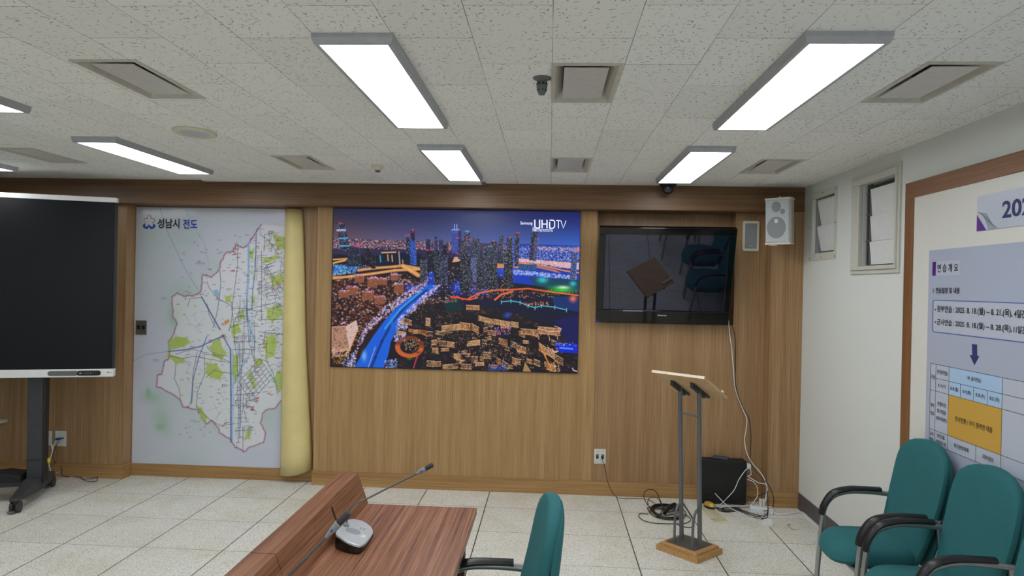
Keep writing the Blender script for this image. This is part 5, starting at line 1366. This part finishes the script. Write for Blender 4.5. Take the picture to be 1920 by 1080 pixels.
# ------------------------------------------------------------------ armchairs
def sup(a, b, n, k=36, dx=0, dy=0, z=0, front=1.):
    out = []
    for i in range(k):
        th = 2 * PI * i / k; c_, s_ = math.cos(th), math.sin(th)
        x = a * math.copysign(abs(c_) ** (2 / n), c_); y = b * math.copysign(abs(s_) ** (2 / n), s_)
        out.append(Vector((dx + x, dy + y, z)))
    return out
def make_chair(label, group):
    """faces -x; origin on the floor under the seat"""
    t = thing('armchair', label, 'chair', (0, 0, 0), 0, group)
    # seat: domed cushion with a rounded front
    R_ = []
    for z, k in ((.395, .80), (.402, .93), (.425, 1.0), (.45, .985), (.467, .92), (.476, .78), (.481, .5), (.483, .15)):
        R_.append(sup(.212 * k, .210 * k, 2.7, dx=-.010, z=z))
    for ring in R_:
        for p in ring:
            if p.x < -.1: p.z -= (p.x + .1) ** 2 * 2.4
            p.y *= 1 - max(0, (-p.x - .05)) * .25
    MB().loft(R_).build('seat', m_teal, t)
    MB().box(-.16, .15, -.16, .16, .378, .40, .01).build('seat_pan', m_black, t)
    # back: tall shield, slightly hollow towards the sitter
    def back(wk, t0, t1, off, ztop, zb_):
        R_ = []
        off0 = off
        n = 22
        for i in range(n + 1):
            v = i / n; v = v if v < .6 else .6 + .4 * math.sin((v - .6) / .4 * PI / 2); z = zb_ + (ztop - zb_) * v
            if v < .6: hw = .175 + .050 * math.sin(v / .6 * PI / 2)
            else: hw = .225 * max(0, 1 - ((v - .6) / .4) ** 4.2) ** .46
            hw = max(hw * wk, .03)
            if i == 0: hw *= .93
            th = t0 + (t1 - t0) * v
            if v > .9: th *= .55 + .45 * math.sqrt(max(0, 1 - ((v - .9) / .1) ** 2))
            off = off0 * (1 - .8 * v); xc = .152 + off + .136 * v + .016 * math.sin(v * PI)
            ring = []
            for q in sup(th / 2, hw, 3.2, 32, z=z):
                u = q.y / .21
                ring.append(Vector((xc + q.x - .020 * u * u, q.y, q.z)))
            R_.append(ring)
        return MB().loft(R_)
    back(1., .064, .058, 0, .975, .40).build('backrest', m_teal, t)
    back(.95, .036, .044, .064, .962, .39).build('back_shell', m_teal, t)
    for s_ in (-1, 1):
        y = .222 * s_
        fr = spline([(-.178, y, 0), (-.163, y, .25), (-.146, y, .47), (-.130, y, .56), (-.088, y, .615), (-.02, y, .640), (.06, y, .645), (.16, y, .640), (.225, y * .98, .633)], 6)
        MB().tube(fr, .0130, 14).build('side_frame', m_chrome, t)
        pad = spline([(-.152, y, .515), (-.138, y, .568), (-.094, y, .630), (-.02, y, .656), (.06, y, .661), (.155, y, .659)], 6)
        n = len(pad); MB().tube(pad, [.0175 + .003 * math.sin(PI * min(1, i / (n - 1) * 1.1 + .05)) for i in range(n)], 12, flat=(1.25, .72)).build('armrest', m_black, t)
        MB().tube(spline([(.215, y, .63), (.235, y, .45), (.265, y, .2), (.29, y, 0)], 6), .0125, 12).build('leg', m_chrome, t)
        MB().tube([(-.156, y, .385), (.242, y, .385)], .009, 10).build('side_rail', m_chrome, t)
        MB().lathe([(.014, 0), (.014, .012), (.009, .012), (.008, .004)], (.225, .222 * s_, .633), (0, s_, 0), 16).build('end_socket', m_chrome, t)
    MB().tube([(.225, -.222, .633), (.225, .222, .633)], .0125, 12).build('crossbar', m_chrome, t)
    MB().tube([(-.156, -.222, .385), (-.156, .222, .385)], .009, 10).build('seat_bar', m_chrome, t)
    return t
ch = make_chair('teal armchair nearest the timber wall, first of the row under the poster', 'teal armchairs along the poster wall')
CHX = 1.635
ch.location = (CHX, 3.545, 0)
c2 = copy_tree(ch); c2.location = (CHX - .002, 3.035, 0); c2['label'] = 'middle teal armchair of the row under the poster'
c3 = copy_tree(ch); c3.location = (CHX - .203, 2.27, 0); c3['label'] = 'teal armchair cut off by the right edge, nearest the camera'
c4 = copy_tree(ch); c4.location = (-.255, 2.36, 0); c4.rotation_euler.z = math.radians(4); c4['label'] = 'single teal armchair pushed up to the walnut desk'; c4['group'] = 'teal armchair at the desk'
del c4['group']


# ------------------------------------------------------------------ exercise poster on the right wall
PXF = RW - .022
t = thing('wall_poster', 'large timber framed schedule poster on the right wall above the armchairs', 'poster', (0, 0, 0))
FY0, FY1, FZ0, FZ1 = 1.35, 3.928, .60, 2.322; fb = .088
MB().box(RW - .028, RW, FY0, FY1, FZ1 - fb, FZ1, .002).build('frame_rail', m_frame_y, t)
MB().box(RW - .028, RW, FY0, FY1, FZ0, FZ0 + fb, .002).build('frame_rail', m_frame_y, t)
MB().box(RW - .028, RW, FY1 - fb, FY1, FZ0 + fb, FZ1 - fb, .002).build('frame_stile', m_frame, t)
MB().box(RW - .028, RW, FY0, FY0 + fb, FZ0 + fb, FZ1 - fb, .002).build('frame_stile', m_frame, t)
MB().box(PXF, RW - .0, FY0 + fb, FY1 - fb, FZ0 + fb, FZ1 - fb).build('sheet', m_paper, t)
PL = [PXF]
def q2(x, y): p = onx(x, y, PXF); return p.y, p.z
def rect(name, y0, y1, z0, z1, mat, lift=.0006):
    return MB().box(PXF - lift, PXF - lift + .0004, y0, y1, z0, z1).build(name, mat, t)
pgy, pgz = 3.684, 1.938
rect('field', FY0 + fb + .02, pgy, .75, pgz, m_pgrey, .0004)
b0 = q2(1831, 370); 
rect('title_banner', 1.9, 3.283, 2.006, 2.165, m_pbox, .004)
MB().prism([(PXF - .0045, 3.283, 2.006), (PXF - .0045, 3.283, 2.082), (PXF - .0045, 3.213, 2.006)], (.0003, 0, 0)).build('banner_wedge', m_purple, t)
for k in range(9):
    P = [Vector((PXF - .0048, 3.275 - .010 * k - .0 + .02, 2.098 - .002 * k)), Vector((PXF - .0048, 3.262 - .010 * k, 2.088 - .006 * k)), Vector((PXF - .0048, 3.235 - .009 * k, 2.072 - .006 * k)), Vector((PXF - .0048, 3.205 - .008 * k, 2.03 - .002 * k)), Vector((PXF - .0048, 3.195 - .0075 * k, 2.008))]
    P = [p for p in P if p.y < 3.281]
    MB().tube(P, .0008, 4).build('banner_contour', m_txtg, t)
YD = Vector((0, -1, 0))
def ptext(body, y0, z0, ht, wd=None, mat=None, name='lettering', bold=.012, lift=.0022):
    mb = MB(); letter(mb, body, (PXF, y0, z0), YD, ZU, wd, ht, bold, lift); return mb.build(name, mat or m_txt, t)
def pt2(body, x0, y0, x1, y1, mat=None, bold=.02, lift=.0022, ht=None):
    """lettering whose ends sit where the photo shows them: left baseline (x0,y0), right end x1, cap height up to y1 at the left"""
    a = onx(x0, y0, PXF); top = onx(x0, y1, PXF); e = onx(x1, y0, PXF)
    return ptext(body, a.y, a.z, ht or (top.z - a.z), a.y - e.y, mat, bold=bold, lift=lift)
ptext('2025년 을지연습', 3.105, 2.040, .096, .86, m_txtn, bold=.02, lift=.0056)
# heading box
ha = q2(1749, 517)
rect('heading_box', q2(1800, 490)[0], q2(1750, 490)[0], q2(1750, 517)[1], q2(1750, 491)[1], m_pbox, .0009)
rect('heading_mark', q2(1755.5, 490)[0], q2(1749, 490)[0], q2(1750, 517)[1], q2(1750, 491)[1], m_purple, .0013)
pt2('연 습 개 요', 1758, 511, 1797, 495.5)
pt2('1. 연습일정 및 내용', 1750, 550, 1800, 539, bold=.02)
bz0, bz1 = q2(1750, 622)[1], q2(1750, 562.5)[1]; by = q2(1749.5, 590)[0]
c = MB(); pts = [(PXF - .0012, by - .0 - p[0] - .9, (bz0 + bz1) / 2 + p[1]) for p in rrect(.9, (bz1 - bz0) / 2, .014)]
c.tube(pts, .0016, 5, closed=True); c.build('box_outline', m_txtb, t)
rect('box_field', by - 1.79, by - .006, bz0 + .003, bz1 - .003, m_pbox, .0009)
def line2(body, yb, yt, z_end):
    a = onx(1757.5, yb, PXF); top = onx(1757.5, yt, PXF)
    return ptext(body, a.y, a.z, top.z - a.z, None, bold=.02)
a1 = onx(1757.5, 587, PXF); h1 = onx(1757.5, 574, PXF).z - a1.z; e1 = onx(1899, 596.5, PXF)
ptext('정부연습 : 2025. 8. 18.(월) ~ 8. 21.(목),', a1.y, a1.z, h1 * 1.12, a1.y - e1.y, bold=.02)
ptext('4일간', onx(1902, 597, PXF).y, a1.z + .003, h1 * .98, None, bold=.02)
a2 = onx(1757.5, 611, PXF); h2 = onx(1757.5, 599, PXF).z - a2.z; e2 = onx(1898, 625, PXF)
ptext('군사연습 : 2025. 8. 18.(월) ~ 8. 28.(목),', a2.y, a2.z, h2 * 1.12, a2.y - e2.y, bold=.02)
ptext('11일간', onx(1901, 625, PXF).y, a2.z + .003, h2 * .98, None, bold=.02)
for (x, y) in ((1753.8, 580.5), (1753.8, 604)):
    p = onx(x, y, PXF - .001); MB().lathe([(.006, 0), (.0055, .0005)], p, (-1, 0, 0), 12).build('bullet', m_red, t)
# arrow
Pa = [onx(x, y, PXF - .001) for x, y in ((1822, 645), (1832, 646), (1832, 667), (1836, 668), (1827, 685), (1818, 665.5), (1823, 666))]
MB().prism(Pa, (.0004, 0, 0)).build('arrow', m_txtn, t)
# table: measured on the poster plane
cy = [q2(x, y)[0] for x, y in ((1745.5, 690), (1755.5, 690), (1780, 700), (1801, 740), (1826, 740), (1852, 740), (1880, 730))] + [2.62, 2.35]
rz = [q2(1746, 681)[1], q2(1780, 715)[1], q2(1780, 740)[1], q2(1780, 817)[1], q2(1780, 845)[1]]
TB = rz[4]
rect('pale_cells', cy[8], cy[0], TB, rz[0], m_pbox, .0008)
rect('blue_cells', cy[6], cy[2], rz[2], rz[0], m_pblue, .0012)
rect('gold_cell', cy[6], cy[2], rz[3], rz[2], m_pgold, .0012)
c = MB(); lw = .0009
def hl(y0, y1, z): c.box(PXF - .0017, PXF - .0010, y1, y0, z - lw, z + lw)
def vl(y, z0, z1): c.box(PXF - .0017, PXF - .0010, y - lw, y + lw, z0, z1)
hl(cy[0], cy[8], rz[0]); hl(cy[1], cy[8], rz[1]); hl(cy[0], cy[8], rz[2]); hl(cy[0], cy[8], rz[3]); hl(cy[0], cy[8], rz[4])
for k in (0, 1, 6, 7, 8): vl(cy[k], rz[4], rz[0])
vl(cy[2], rz[4], rz[0])
for k in (3, 4, 5): vl(cy[k], rz[2], rz[1])
vl(q2(1830, 850)[0], rz[4], rz[3]); c.build('table_rules', m_txt, t)
def cell(body, ya, yb, z0, z1, ht, mat=None, pad=.12, row=.5, wmax=.8):
    w_ = (ya - yb) * wmax; zc_ = z0 + (z1 - z0) * row
    V, F = text_mesh(body, .012); x0 = min(v[0] for v in V); x1 = max(v[0] for v in V); y0 = min(v[1] for v in V); y1 = max(v[1] for v in V)
    nat = (x1 - x0) / (y1 - y0) * ht * .87; w2_ = min(w_, nat)
    ptext(body, (ya + yb) / 2 + w2_ / 2, zc_ - ht / 2, ht, w2_, mat)
H = .023
cell('구분', cy[0], cy[1], rz[2], rz[0], H); cell('위기관리연습', cy[1], cy[2], rz[1], rz[0], H); cell('8.13.(수)', cy[1], cy[2], rz[2], rz[1], H)
cell('1부 (을지연습)', cy[2], cy[6], rz[1], rz[0], H, wmax=.42)
for k, s_ in enumerate(('8.18.(월)', '8.19.(화)', '8.20.(수)', '8.21.(목)')): cell(s_, cy[2 + k], cy[3 + k], rz[2], rz[1], H, wmax=.86)
cell('2부 연습', cy[6], cy[7], rz[1], rz[0], H); cell('8.25.~8.28.', cy[6], cy[7], rz[2], rz[1], H)
cell('정부', cy[0], cy[1], rz[3], rz[2], H * .9, row=.62); cell('연습', cy[0], cy[1], rz[3], rz[2], H * .9, row=.42)
for s_, r_ in (('전쟁이전', .7), ('위기대응', .52), ('(정부대응반)', .33)): cell(s_, cy[1], cy[2], rz[3], rz[2], H, row=r_)
cell('전시전환 / 국가 총력전 대응', cy[2], cy[6], rz[3], rz[2], H * 1.15, wmax=.72, row=.47)
for s_, r_ in (('자유화 통합본', .72), ('운 영', .52), ('(통일부)', .32)): cell(s_, cy[6], cy[7], rz[3], rz[2], H, row=r_)
cell('군사', cy[0], cy[1], rz[4], rz[3], H * .9, row=.7); cell('연습', cy[0], cy[1], rz[4], rz[3], H * .9, row=.3)
cell('국지도발,', cy[1], cy[2], rz[4], rz[3], H * .9, row=.72); cell('상황관리 등', cy[1], cy[2], rz[4], rz[3], H * .9, row=.3)
cell('위기관리/억제', cy[2], q2(1830, 850)[0], rz[4], rz[3], H * .95); cell('거부/방어', q2(1830, 850)[0], cy[6], rz[4], rz[3], H * .95, wmax=.5)
cell('안정화', cy[6], cy[7], rz[4], rz[3], H, row=.72); cell('작전', cy[6], cy[7], rz[4], rz[3], H, row=.3)
ptext('2. 연습 중점', 3.60, TB - .09, .03, None)
a = q2(1888, 1052); ptext('수임', a[0], a[1], .035, None)
